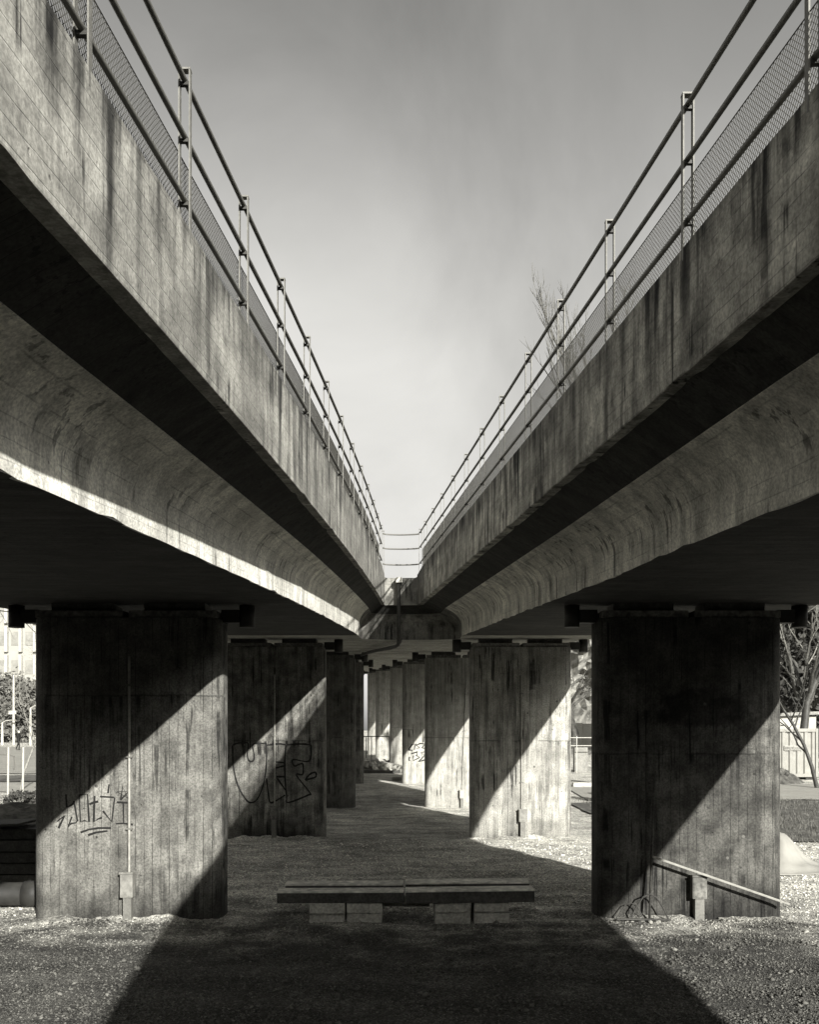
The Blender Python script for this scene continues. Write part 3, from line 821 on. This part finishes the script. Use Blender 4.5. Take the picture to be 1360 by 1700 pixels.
# ------------------------------------------------------------------ loose stones at the pier feet
M_STONE = plain('rubble_stone', .26, .95, 0, .35, 18, .5)
stone_me = []
for k in range(6):
    bm = bmesh.new(); bmesh.ops.create_icosphere(bm, subdivisions=1, radius=1)
    for v_ in bm.verts: v_.co *= random.uniform(.7, 1.15)
    m = bpy.data.meshes.new('stone'); bm.to_mesh(m); bm.free(); m.materials.append(M_STONE); stone_me.append(m)
def stone(x, y, r, label, group):
    o = bpy.data.objects.new('stone', random.choice(stone_me)); COL.objects.link(o)
    o.location = (x, y, gz(x, y)+relief(x, y)+r*.25); o.scale = (r*random.uniform(.9, 1.5), r*random.uniform(.8, 1.2), r*random.uniform(.5, .8))
    o.rotation_euler = (random.uniform(-.3, .3), random.uniform(-.3, .3), random.uniform(0, 6))
    tag(o, label, 'stone', group)
for k in range(46):
    x = random.uniform(-6.0, -3.9) if k < 38 else random.uniform(-3.9, -2.9)
    stone(x, Y1-.06-abs(random.gauss(0, .13)), random.uniform(.02, .06), 'rough stone at the foot of the nearest left pier', 'stones at the left pier foot')
for k in range(34):
    x = random.uniform(3.2, 5.95)
    stone(x, Y1-.05-abs(random.gauss(0, .09)), random.uniform(.02, .055), 'rough stone at the foot of the nearest right pier', 'stones at the right pier foot')

def berm(x0, x1, yf, seed):
    rnd = random.Random(seed); mb = MB(); rows = []
    n = int((x1-x0)/.05)
    for i in range(n+1):
        x = x0+(x1-x0)*i/n
        hh = (.05+.03*math.sin(x*3.1+seed)+.025*math.sin(x*7.7)+rnd.uniform(-.012, .012))*min(1, 4*min(i, n-i)/n+.15)
        wd = .20+.09*math.sin(x*2.2+seed*2)+rnd.uniform(-.03, .03)
        g0 = gz(x, yf)+relief(x, yf)
        rows.append([(x, yf+.02, g0+hh), (x, yf-wd*.35, g0+hh*.8+rnd.uniform(-.006, .006)), (x, yf-wd*.7, g0+hh*.35+rnd.uniform(-.006, .006)), (x, yf-wd, g0-.02)])
    loft(mb, rows, closed=False)
    tag(mb.build('ground_berm', M_GRAVEL, None, smooth=True), kind='structure')
for k, (a_, b_, yf) in enumerate(((-6.1, -2.85, Y1), (2.85, 6.05, Y1), (-5.35, -2.25, Y2), (1.6, 4.6, Y2))): berm(a_, b_, yf, k+1)
def litter():
    n = 750
    bm = bmesh.new(); rnd = random.Random(8)
    for k in range(n):
        y = 9+9*rnd.random()**1.3; x = rnd.uniform(-.46, .46)*y
        if k % 3 == 0: x, y = rnd.choice([rnd.uniform(-6, -2.9), rnd.uniform(2.9, 6)]), Y1-.1-abs(rnd.gauss(0, .25))
        r = rnd.uniform(.015, .038); a = rnd.uniform(0, 6.3); z = gz(x, y)+relief(x, y)+.02
        t = Vector((math.cos(a), math.sin(a), rnd.uniform(-.2, .3))); n_ = Vector((-math.sin(a), math.cos(a), rnd.uniform(-.3, .3)))
        c = Vector((x, y, z))
        v_ = [bm.verts.new(c-t*r), bm.verts.new(c+n_*r*.5+Vector((0, 0, r*.3))), bm.verts.new(c+t*r), bm.verts.new(c-n_*r*.5+Vector((0, 0, r*.25)))]
        bm.faces.new(v_[:3]); bm.faces.new((v_[0], v_[2], v_[3]))
    me = bpy.data.meshes.new('leaf_litter'); bm.to_mesh(me); bm.free()
    tag(link_obj('leaf_litter', me, plain('dead_leaf', .05, .8, 0, .5, 40, 0)), 'dead leaves scattered over the gravel', 'leaves', kind='stuff')
litter()

# ------------------------------------------------------------------ bare trees
def grow(base, height, r0, spread=.55, levels=5, seed=1, lean=(0, 0), first=.3, kids=(3, 5), droop=0.0, gnarl=.16, up=.35, twig=.004):
    rnd = random.Random(seed)
    trunk_mb, twig_mb = MB(), MB()
    def rec(p, d, L, r, lev):
        n = 5 if lev == 0 else 4
        pts, rs = [p.copy()], [r]
        q = p.copy(); dd = d.copy()
        r_end = r*(.45 if lev == 0 else .35)
        for i in range(n):
            dd = (dd + Vector((rnd.gauss(0, gnarl), rnd.gauss(0, gnarl), rnd.gauss(0, gnarl*.6)+(up*.12 if lev > 0 else .06)-droop*lev*.05))).normalized()
            q = q+dd*L/n; pts.append(q.copy()); rs.append(r+(r_end-r)*(i+1)/n)
        mb = trunk_mb if lev < 2 else twig_mb
        mb.tube(pts, rs, 8 if lev == 0 else (5 if lev < 3 else 3), cap=False)
        if lev >= levels: return
        k = rnd.randint(*kids)+(3 if lev == 0 else 0)
        for j in range(k):
            t = first+(1-first)*(j+rnd.random())/k if lev == 0 else .25+.75*(j+rnd.random())/k
            f = min(t, .999)*n; i = int(f); pp = pts[i].lerp(pts[i+1], f-i); rr = rs[i]+(rs[i+1]-rs[i])*(f-i)
            axis = (pts[i+1]-pts[i]).normalized()
            side = axis.orthogonal().normalized()
            side.rotate(Matrix.Rotation(rnd.uniform(0, math.tau), 3, axis))
            nd = (axis*math.cos(spread*rnd.uniform(.7, 1.5))+side*math.sin(spread*rnd.uniform(.7, 1.5))).normalized()
            nd = (nd+Vector((0, 0, up*.4))).normalized()
            rec(pp, nd, L*(.62 if lev == 0 else .6)*rnd.uniform(.7, 1.1)*(1.15-t*.45), max(rr*.62, twig), lev+1)
    rec(Vector(base), Vector((lean[0], lean[1], 1)).normalized(), height*.72, r0, 0)
    return trunk_mb, twig_mb
def bare_tree(label, base, height, r0, mats=(None, None), name='bare_tree', **kw):
    t, w = grow(base, height, r0, **kw)
    root = empty(name, base, label, 'tree')
    t.build('trunk', mats[0] or M_BARK, root, smooth=True)
    w.build('crown', mats[1] or M_TWIG, root)
    return root
bare_tree('tall bare tree whose twigs show behind the right railing', (10.5, 34., 0), 18.3, .34, seed=5, levels=4, kids=(5, 6), spread=.36, up=1.0, gnarl=.10, twig=.010, first=.35)
bare_tree('slim bare tree with thin twigs beyond the right railing', (12.2, 41, .1), 20.8, .36, seed=15, levels=4, kids=(5, 6), spread=.36, up=1.0, gnarl=.10, twig=.011, first=.35)
# added unseen screen behind the camera, cutting sky fill; lower towards the sun
def sky_screen():
    rnd = random.Random(5); mb = MB(); rows = []
    for i in range(60):
        a = R(165+210*i/59)
        row = []
        for j in range(14):
            t = j/13
            rad = 27+26*t
            az = (math.degrees(a)-295.0+180) % 360-180
            top = 20+15*min(1, max(0, (abs(az)-22)/25))
            h = top*(t**.8)+.9*math.sin(5*a+3*t)+rnd.uniform(-.5, .5)*t
            row.append((rad*1.25*math.cos(a), 2+rad*math.sin(a)*.95, -.4+h))
        rows.append(row)
    loft(mb, rows, closed=False)
    o = mb.build('sky_screen', plain('sky_screen_dark', .05, .95, 0, .5, .8, .6), None, smooth=True)
    tag(o, kind='structure')
sky_screen()

# ------------------------------------------------------------------ left background
M_PATH = plain('pale_path', .28, .9, 0, .12, 6, .2)
M_ASPH = plain('pale_asphalt', .26, .9, 0, .15, 4, .2)
M_SOIL = plain('dark_soil', .07, .95, 0, .5, 5, .8)
M_GRASS = plain('winter_grass', .10, .95, 0, .45, 6, .8)
sheet('road', -70, -15, 55, 100, M_ASPH, .05, 2.5, edge=.3)
sheet('path', -40, -9.5, 42.5, 47.5, M_PATH, .04, 1.0, edge=.12)
sheet('verge', -40, -9.5, 47.9, 53.5, M_GRASS, .05, 1.0, edge=.3)
def mound(name, label, cat, x, y, rx, ry, h, mat, seed, n=26, kind=None):
    rnd = random.Random(seed); mb = MB(); rows = []
    for i in range(n):
        row = []
        for j in range(n):
            a, b = -1+2*i/(n-1), -1+2*j/(n-1)
            rr = min(1, math.hypot(a, b))
            z = h*(1-rr*rr)**1.2*(.75+.5*rnd.random())+(0 if rr < .97 else -.1)
            row.append((x+a*rx, y+b*ry, gz(x, y)+z-.04))
        rows.append(row)
    loft(mb, rows, closed=False)
    o = mb.build(name, mat, None, origin=(x, y, gz(x, y)))
    return tag(o, label, cat, kind=kind)
mound('soil_mound', 'dark soil heap behind the timber stack at left', 'mound', -13.3, 31.5, 3.2, 2.2, .5, M_SOIL, 3)
# timber stack
ts = empty('timber_stack', (-8.2, 18.2, 0), 'dark stack of squared timbers left of the nearest pier', 'timber stack')
z = .08
for lay in range(5):
    for k in range(3):
        y0 = 17.5+k*.36+random.uniform(-.07, .07)
        x0 = -10.2+random.uniform(-.2, .1); cut = -6.45+random.uniform(-.25, .1)
        MB().box(x0, cut, y0, y0+.27, z+.004, z+.2).build('timber', M_TIMBER, ts, bevel=.012)
        MB().box(cut+.02, -4.6+random.uniform(-.2, .2), y0+random.uniform(-.02, .02), y0+.27, z+.004, z+.2).build('timber', M_TIMBER, ts, bevel=.012)
    z += .215
MB().box(-10.3, -7.3, 17.4, 18.5, z+.004, z+.05, Matrix.Translation((-8.8, 18, z)) @ Matrix.Rotation(R(-2), 4, 'Y') @ Matrix.Translation((8.8, -18, -z))).build('board', M_TIMBER, ts, bevel=.008)
# drain pipe lying on the ground
pp = empty('concrete_pipe', (-8.5, 16.0, 0), 'grey pipe lying on the ground left of the nearest pier', 'pipe')
MB().tube([(-11, 16.0, .19), (-6.35, 16.0, .19)], .2, 28).build('barrel', M_PIPE, pp, smooth=True)
MB().tube([(-6.6, 16.0, .19), (-6.3, 16.0, .19)], .225, 28).build('collar', M_PIPE, pp, smooth=True)
# young tree between stakes
bare_tree('young bare tree tied between two pale stakes at left', (-17.3, 41.3, 0), 8.2, .055, (M_PALEBARK, M_PALEBARK), name='young_tree', seed=8, levels=3, kids=(4, 5), first=.35, spread=.75)
for k, xx in enumerate((-17.75, -17.05)):
    tag(MB().tube([(xx, 41.2-k*.1, -.2), (xx+.03, 41.2-k*.1, 2.25)], .045, 8).build('tree_stake', M_WHITE, None, origin=(xx, 41.2, 0)), ('left' if k == 0 else 'right')+' pale stake beside the young tree at left', 'stake', 'stakes of the young tree')
# dark overhanging branches from a tree outside the left edge
bare_tree('dark bare tree whose branches reach in at the left edge', (-18.0, 30, 0), 12, .2, (M_DARK, M_DARK), seed=31, levels=4, kids=(3, 5), spread=.95, first=.3, up=.1)
# pipe barrier
pbv = empty('pipe_barrier', (-26, 58, gz(0, 58)), 'low bent pipe barrier at the road edge on the left', 'barrier')
zb = gz(0, 58)
MB().tube([(-30, 58, zb+1.0), (-24.9, 58, zb+1.0), (-24.6, 58, zb+.9), (-24.55, 58, zb-.1)], .035, 8).build('rail', M_RAIL, pbv)
for xx in (-29.5, -27): MB().tube([(xx, 58, zb-.1), (xx, 58, zb+.98)], .03, 8).build('leg', M_RAIL, pbv)
# lamp post and sign posts
def lamp_post(x, y, h, label, sign_z=None):
    z0 = gz(x, y)
    root = empty('lamp_post', (x, y, z0), label, 'lamp post', 'posts along the road')
    MB().tube([(x, y, z0-.2), (x, y, z0+h*.5), (x, y, z0+h)], [.16, .13, .10], 10).build('pole', M_WHITE, root)
    if sign_z:
        MB().box(x-.55, x+.35, y-.13, y-.09, z0+sign_z, z0+sign_z+.42).build('sign_plate', M_WHITE, root, bevel=.01)
    else:
        MB().tube([(x, y, z0+h), (x+.4, y, z0+h+.25), (x+1.2, y, z0+h+.3)], .05, 6).build('arm', M_WHITE, root)
        MB().box(x+.9, x+1.6, y-.12, y+.12, z0+h+.24, z0+h+.38).build('lantern', M_BOX, root, bevel=.03)
    return root
lamp_post(-46.7, 110, 8.2, 'tall pale pole with a white sign plate by the left road', 3.6)
lamp_post(-43.9, 108, 4.3, 'shorter pale lamp pole near the left pier edge by the road')
lamp_post(-47.6, 109, 2.6, 'low pale lamp pole at the far left by the road')
# building
M_FACADE = plain('pale_facade', .27, .8, 0, .06, .6, 0)
M_GLASSD = plain('window_glass', .21, .25, 0, .2, 1.0, 0)
M_FIN = plain('facade_fin', .36, .7, 0, .05, 2, 0)
bl = empty('office_building', (-75, 176, gz(0, 176)), 'pale building with vertical fins far behind on the left', 'building')
MB().box(-98, -52, 170, 190, -2, 44).build('wall', M_FACADE, bl)
for fl in range(6):
    zz = 8+fl*5.2
    for k in range(17):
        xx = -96+k*2.6
        wn = MB().box(xx, xx+1.5, 169.92, 170.05, zz, zz+2.5).build('window', M_GLASSD, bl)
        MB().box(xx+1.65, xx+2.15, 169.2, 169.99, zz-1.2, zz+3.4).build('fin', M_FIN, bl)
MB().box(-98.5, -51.5, 169.5, 190.5, 44.0, 44.6).build('roof', M_BOX, bl)

# ------------------------------------------------------------------ leafy / twiggy masses
def bush_mass(name, label, cat, x, y, rx, ry, h, n, size, mat, seed, trunk=True, z0=None, group=None):
    rnd = np.random.default_rng(seed)
    zb = gz(x, y) if z0 is None else z0
    root = empty(name, (x, y, zb), label, cat, group)
    # clumps of small leaf faces through the crown's volume
    nc = 34
    th = rnd.random(nc)*math.tau; rr = rnd.random(nc)**.5; zz = rnd.random(nc)
    cx = np.cos(th)*rr*rx*(1-.55*zz); cy = np.sin(th)*rr*ry*(1-.55*zz); cz = h*(.12+.85*zz)
    cs = (.16+.2*rnd.random(nc))*min(rx, h)
    idx = rnd.integers(0, nc, n)
    P = np.stack([cx[idx], cy[idx], cz[idx]], 1)+rnd.normal(size=(n, 3))*cs[idx][:, None]*np.array([.6, .6, .5])
    P[:, 2] = np.maximum(P[:, 2], .05)
    a = rnd.normal(size=(n, 3)); a /= np.linalg.norm(a, axis=1)[:, None]
    b = rnd.normal(size=(n, 3)); b -= a*(a*b).sum(1)[:, None]; b /= np.linalg.norm(b, axis=1)[:, None]
    s = size*(.5+rnd.random(n))[:, None]
    V = np.stack([P-a*s, P+b*s*.45, P+a*s, P-b*s*.45], 1).reshape(-1, 3)
    me = bpy.data.meshes.new('crown')
    me.from_pydata(V.tolist(), [], np.arange(4*n).reshape(-1, 4).tolist())
    link_obj('crown', me, mat, root)
    if trunk:
        t, w = grow((x, y, zb), h*.95, .05+.012*h, seed=seed, levels=3, spread=.6)
        t.build('trunk', M_BARK, root, smooth=True); w.build('branch', M_TWIG, root)
    return root
M_LEAFD = plain('evergreen_leaf', .055, .8, 0, .4, 3, 0)
M_LEAFM = plain('scrub_leaf', .12, .8, 0, .4, 3, 0)
for k, (x, y, rx, h, lab) in enumerate(((-55.5, 128, 5, 8.5, 'round dark shrub before the pale building, leftmost'), (-50.5, 124, 4.2, 7.2, 'round dark shrub behind the tall sign pole'), (-46.5, 130, 5, 9.5, 'taller dark shrub nearest the left pier edge'))):
    bush_mass('shrub', lab, 'shrub', x, y, rx, 3, h, 7000, .30, M_LEAFM, 40+k, group='shrubs along the far left road')
bush_mass('shrub', 'low weedy shrub at the foot of the young tree', 'shrub', -15.2, 37.5, 1.6, 1.0, .5, 2500, .06, M_LEAFD, 60, trunk=False)

# ------------------------------------------------------------------ right background
sheet('grass_verge', 6.5, 40, 25.0, 38.5, M_GRASS, .045, .8, edge=.5)
sheet('path', 7.5, 40, 39.2, 46.5, M_PATH, .04, 1.0, edge=.15)
def grass(n=16000):
    x = 7.0+RNG.random(n)*14; y = 24.4+RNG.random(n)**1.2*15
    keep = (np.sin(x*1.7)*.8+np.sin(y*2.1+x)*.8+RNG.normal(size=n)*.8) > -.6
    x, y = x[keep], y[keep]; m = len(x)
    h = .06+.17*RNG.random(m)**2; a = RNG.random(m)*math.tau; w = .012
    lean = RNG.normal(size=(m, 2))*.06
    b0 = np.stack([x-np.cos(a)*w, y-np.sin(a)*w, np.full(m, .02)], 1); b1 = np.stack([x+np.cos(a)*w, y+np.sin(a)*w, np.full(m, .02)], 1)
    tp = np.stack([x+lean[:, 0], y+lean[:, 1], .02+h], 1)
    z_off = np.array([gz(0, yy) for yy in y])
    for q in (b0, b1, tp): q[:, 2] += z_off
    V = np.stack([b0, b1, tp], 1).reshape(-1, 3)
    me = bpy.data.meshes.new('grass'); me.from_pydata(V.tolist(), [], np.arange(3*m).reshape(-1, 3).tolist())
    tag(link_obj('grass', me, plain('grass_blade', .11, .9, 0, .4, 5, 0)), 'dry winter grass right of the nearest right pier', 'grass', kind='stuff')
grass()
def tarp():
    mb = MB(); rows = []
    cx, cy = 8.05, 20.4
    for i in range(44):
        row = []
        for j in range(34):
            x = cx-.95+3.1*i/43; y = cy-1.0+1.7*j/33
            dx_, dy_ = x-cx, y-cy
            a = math.atan2(dy_, dx_); r = math.hypot(dx_, dy_)
            rr = r/(.46+.07*math.sin(3*a+.6)+.05*math.sin(5*a))
            h = .66*math.exp(-rr*rr)+.10*math.exp(-(r/1.0)**2)
            fold = .035*math.sin(7*a+2*r)*math.exp(-((r-.5)/.4)**2)+.012*math.sin(9*x+4*y)+.01*math.sin(14*y-5*x)
            edge = min(1, 6*min(i/43, 1-i/43, j/33, 1-j/33))
            row.append((x+.12*math.sin(4.1*y+1)*(1 if i > 30 else .2), y+.10*math.sin(3*x), max(.004, (h+.02+fold)*edge)-.008))
        rows.append(row)
    loft(mb, rows, closed=False)
    o = mb.build('tarpaulin', plain('tarp_cloth', .27, .55, 0, .08, 4, .1), None, smooth=True, origin=(cx, cy, 0))
    sm = o.modifiers.new('thick', 'SOLIDIFY'); sm.thickness = .01; sm.offset = 1
    tag(o, 'white tarpaulin heaped on the gravel right of the nearest right pier', 'tarpaulin')
tarp()
# container
cz = gz(0, 50)+.12
ct = empty('shipping_container', (19, 51.2, gz(0, 50)), 'pale corrugated container behind the nearest right pier', 'container')
M_CONT = plain('container_paint', .24, .6, 0, .1, 3, .1)
mb = MB(); rows = []
xx, xs = 16.0, []
prof = [(0, 0), (.14, 0), (.20, .07), (.34, .07), (.40, 0)]
pts = []
while xx < 21.75:
    for dx_, dy_ in prof[:-1]: pts.append((xx+dx_, 50+dy_))
    xx += .40
pts.append((21.8, 50))
rows = [[(x, y, cz+.18) for x, y in pts], [(x, y, cz+2.42) for x, y in pts]]
loft(mb, rows, closed=False); mb.build('side_panel', M_CONT, ct)
MB().box(15.9, 21.9, 50.10, 52.45, cz+.05, cz+2.55).build('body', M_CONT, ct)
MB().box(15.9, 21.9, 49.95, 50.11, cz+2.42, cz+2.6).build('top_rail', M_CONT, ct, bevel=.015)
MB().box(15.9, 21.9, 49.95, 50.11, cz, cz+.18).build('bottom_rail', M_CONT, ct, bevel=.015)
for xx in (15.9, 21.76): MB().box(xx, xx+.14, 49.94, 50.10, cz+.002, cz+2.598).build('corner_post', M_CONT, ct, bevel=.01)
for xx in (16.2, 18.3, 20.1, 21.3): MB().box(xx, xx+.5, 50.1, 52.3, gz(0, 50)-.1, cz+.01).build('skid', M_TIMBER, ct)
# boxed sign letters
GLY = {'C': [[(.9,.85),(.2,.85),(.2,.15),(.9,.15)]], 'R': [[(.2,.1),(.2,.9),(.8,.9),(.8,.5),(.2,.5)],[(.5,.5),(.85,.1)]], 'A': [[(.15,.1),(.5,.9),(.85,.1)],[(.3,.4),(.7,.4)]], 'M': [[(.15,.1),(.15,.9),(.5,.4),(.85,.9),(.85,.1)]], 'O': [[(.2,.15),(.2,.85),(.8,.85),(.8,.15),(.2,.15)]]}
lx = px(1304.5, 0, 49.9).x; lz = px(0, 1245, 49.9).z
sg = MB().box(lx-.02, lx+.98, 49.925, 49.955, lz-.02, lz+.22).build('sign_plate', M_WHITE, ct)
for i, chh in enumerate('CRAMO'):
    MB().box(lx+.01+i*.192, lx+.18+i*.192, 49.915, 49.924, lz+.015, lz+.185).build('sign_square', M_BOXDARK, sg)
    for s in GLY[chh]:
        MB().tube([(lx+.03+i*.192+a*.13, 49.912, lz+.035+b_*.13) for a, b_ in s], .011, 5, flat_y=.4).build('letter_stroke', M_WHITE, sg)
mound('earth_bank', 'dark earth bank at the left foot of the container', 'mound', 18.6, 47.9, 1.7, 1.2, .75, M_SOIL, 9)
# white shed
sh = empty('shed', (24.5, 62, gz(0, 62)), 'white shed with a mono-pitch roof behind the container', 'shed')
z0 = gz(0, 62)
MB().box(21, 26.6, 61, 65, z0-.1, 3.9).build('wall', plain('shed_paint', .34, .8, 0, .1, 2, .1), sh)
MB().box(20.7, 27.3, 60.6, 65.4, 3.9, 4.1, Matrix.Translation((24, 63, 4)) @ Matrix.Rotation(R(-2.5), 4, 'Y') @ Matrix.Translation((-24, -63, -4))).build('roof', M_BOX, sh)
MB().box(22.2, 23.1, 60.97, 61.02, z0, 2.9).build('door', M_BOXDARK, sh)
bare_tree('forked dark tree rising behind the container', (24.0, 56.5, gz(0, 56)), 15, .28, (M_DARK, M_BARK), name='forked_tree', seed=3, levels=4, kids=(3, 5), first=.16, spread=.5)
bare_tree('thin bare tree standing before the container at the right edge', (19.45, 44.5, .2), 7.5, .10, (M_DARK, M_DARK), name='thin_tree', seed=12, levels=3, kids=(3, 4), first=.25, spread=.8)
bare_tree('pale barked bare tree high behind the container', (28.5, 66, gz(0, 66)), 16, .22, (M_BARK, M_PALEBARK), seed=44, levels=4, kids=(4, 5), first=.2, spread=.7)
for k, (x, y, rx, h, lab) in enumerate(((29.5, 69, 4.2, 12, 'dark evergreen tree closest behind the shed roof'), (32., 74, 5.5, 14, 'dark evergreen tree behind the shed at right'), (38.5, 80, 6, 16, 'dark evergreen tree farthest right behind the container'), (27.5, 82, 5.5, 13, 'dark evergreen tree behind the pale bare tree'))):
    bush_mass('evergreen_tree', lab, 'tree', x, y, rx, 5, h, 13000, .30, M_LEAFD, 70+k, group='evergreens on the right')
# rock face and wall seen between the right piers
def rock():
    mb = MB(); rows = []
    rnd = random.Random(4)
    for i in range(46):
        row = []
        for j in range(26):
            u, v_ = i/45, j/25
            x = 11+u*26; zz = v_*15
            d = 2.2*math.sin(x*.55+zz*.3)+1.1*math.sin(x*1.3-zz*.9)+rnd.uniform(-.7, .7)
            row.append((x, 112+d+zz*.55, 1.0+zz*(1-.15*math.sin(x*.4))))
        rows.append(row)
    loft(mb, rows, closed=False)
    tag(mb.build('rock_face', plain('rock', .15, .95, 0, .45, 1.2, .8), None, origin=(24, 112, 1)), 'grey rock face far behind, seen between the right piers', 'rock')
rock()
wl = empty('retaining_wall', (20, 101, gz(0, 101)), 'low pale retaining wall below the rock face', 'wall')
for k in range(8):
    MB().box(11+k*2.6, 13.58+k*2.6, 101, 101.5, .9, 3.7+.03*(k % 3)).build('panel', M_PATH, wl, bevel=.03)
sheet('road', 8.5, 60, 80, 98, M_ASPH, .05, 3.0, edge=.2)
bare_tree('gnarled dark tree seen between the right piers', (16.2, 92, 1.1), 11, .42, seed=52, levels=4, kids=(3, 5), first=.3, spread=.8, gnarl=.3)
fb = empty('pipe_fence', (10.6, 56, gz(0, 56)), 'thin white pipe fence seen between the right piers', 'fence')
z0 = gz(0, 56)
for xx in (9.3, 10.05, 11.5): MB().tube([(xx, 56, z0-.1), (xx, 56, z0+2.2)], .03, 8).build('post', M_WHITE, fb)
for h in (1.62, 2.1): MB().tube([(9.2, 56, z0+h), (12.5, 56, z0+h)], .028, 8).build('rail', M_WHITE, fb)
tag(MB().box(10.1, 10.9, 57.0, 57.6, z0-.05, z0+1.5).build('cabinet', M_BOX, None, bevel=.02, origin=(10.5, 57, z0)), 'pale utility cabinet behind the thin white fence', 'cabinet')
for k, (x, y, l_) in enumerate(((8.1, 45, 1.6), (8.4, 41.5, 1.9))):
    tag(MB().box(x-.2, x+l_, y, y+.35, gz(x, y)-.05, gz(x, y)+.22).build('kerb_stone', M_BLOCK, None, bevel=.03, origin=(x, y, gz(x, y))), ('farther' if k == 0 else 'nearer')+' long pale kerb stone on the ground between the right piers', 'kerb stone')

# ------------------------------------------------------------------ far centre gap
zf = gz(0, 62)
tf = empty('temporary_fence', (-2.2, 62.5, zf), 'temporary wire frame fence in the far centre gap', 'fence')
for xx in (-2.9, -2.55, -1.35): MB().tube([(xx, 62.5, zf-.05), (xx, 62.5, zf+2.0)], .03, 6).build('post', M_DARK, tf)
for h in (.12, 2.0): MB().tube([(-3.4, 62.5, zf+h), (-1.35, 62.5, zf+h)], .03, 6).build('rail', M_DARK, tf)
MB().box(-2.75, -2.35, 62.2, 62.8, zf-.04, zf+.12).build('foot', M_DARK, tf)
def rubble():
    mb = MB(); rnd = random.Random(6)
    bm = bmesh.new()
    for k in range(240):
        x, y = rnd.uniform(-3.6, -.5), rnd.uniform(56.5, 60)
        r = rnd.uniform(.05, .19)
        M = Matrix.Translation((x, y, gz(x, y)+.1+.55*math.exp(-((x+2.6)/1.6)**2)*rnd.random())) @ Matrix.Rotation(rnd.uniform(0, 6), 4, Vector((rnd.random(), rnd.random(), .3)).normalized()) @ Matrix.Diagonal((r*1.5, r, r*.7, 1))
        bmesh.ops.create_cube(bm, size=1.6, matrix=M)
    me = bpy.data.meshes.new('rubble'); bm.to_mesh(me); bm.free()
    tag(link_obj('rubble', me, plain('pale_rubble', .36, .95, 0, .4, 4, .3)), 'heap of pale broken rubble in the far centre gap', 'rubble', kind='stuff')
rubble()
tag(MB().box(-3.6, -.55, 55.6, 55.85, gz(0, 55.7)-.02, gz(0, 55.7)+.16).build('steel_beam', M_DARK, None, bevel=.01, origin=(-2, 55.7, gz(0, 55.7))), 'long dark beam lying before the rubble heap', 'beam')
tag(MB().box(-.92, -.42, 49.2, 49.6, gz(0, 49.4)-.02, gz(0, 49.4)+.17).build('pale_block', M_WHITE, None, bevel=.02, origin=(-.7, 49.4, gz(0, 49.4))), 'small white block on the ground beside the fourth right pier', 'block')

# ------------------------------------------------------------------ person on the far left road
def person(x, y, label):
    z0 = gz(x, y)+.05
    J = [((0,0,.95), .15), ((0,.0,1.18), .16), ((0,0,1.42), .17), ((0,0,1.52), .07), ((.02,0,1.62), .09), ((.03,0,1.74), .085),   # pelvis..head
         ((.0,-.2,1.40), .07), ((-.08,-.26,1.14), .055), ((.06,-.26,.92), .045), ((0,.2,1.40), .07), ((.10,.26,1.14), .055), ((-.10,.26,.93), .045),
         ((.02,-.1,.86), .10), ((.12,-.1,.5), .075), ((.10,-.1,.09), .05), ((.22,-.1,.04), .04),
         ((-.02,.1,.86), .10), ((-.10,.1,.5), .075), ((-.28,.1,.12), .05), ((-.18,.1,.06), .04)]
    E = [(0,1),(1,2),(2,3),(3,4),(4,5),(2,6),(6,7),(7,8),(2,9),(9,10),(10,11),(0,12),(12,13),(13,14),(14,15),(0,16),(16,17),(17,18),(18,19)]
    root = empty('person', (x, y, z0), label, 'person')
    me = bpy.data.meshes.new('body'); me.from_pydata([p for p, r in J], E, [])
    o = link_obj('body', me, M_BLACKPAINT, root)
    o.modifiers.new('skin', 'SKIN')
    sd = me.skin_vertices[0].data
    for i, (p, r) in enumerate(J): sd[i].radius = (r, r)
    sd[0].use_root = True
    o.modifiers.new('sub', 'SUBSURF').levels = 1
    MB().tube([(x+.03, y, z0+1.60), (x+.03, y, z0+1.68), (x+.03, y, z0+1.78), (x+.03, y, z0+1.84)], [.10, .12, .11, .04], 10).build('pale_hat', M_WHITE, root, smooth=True)
person(-36.9, 88, 'person in dark clothes and pale hat walking along the left road')
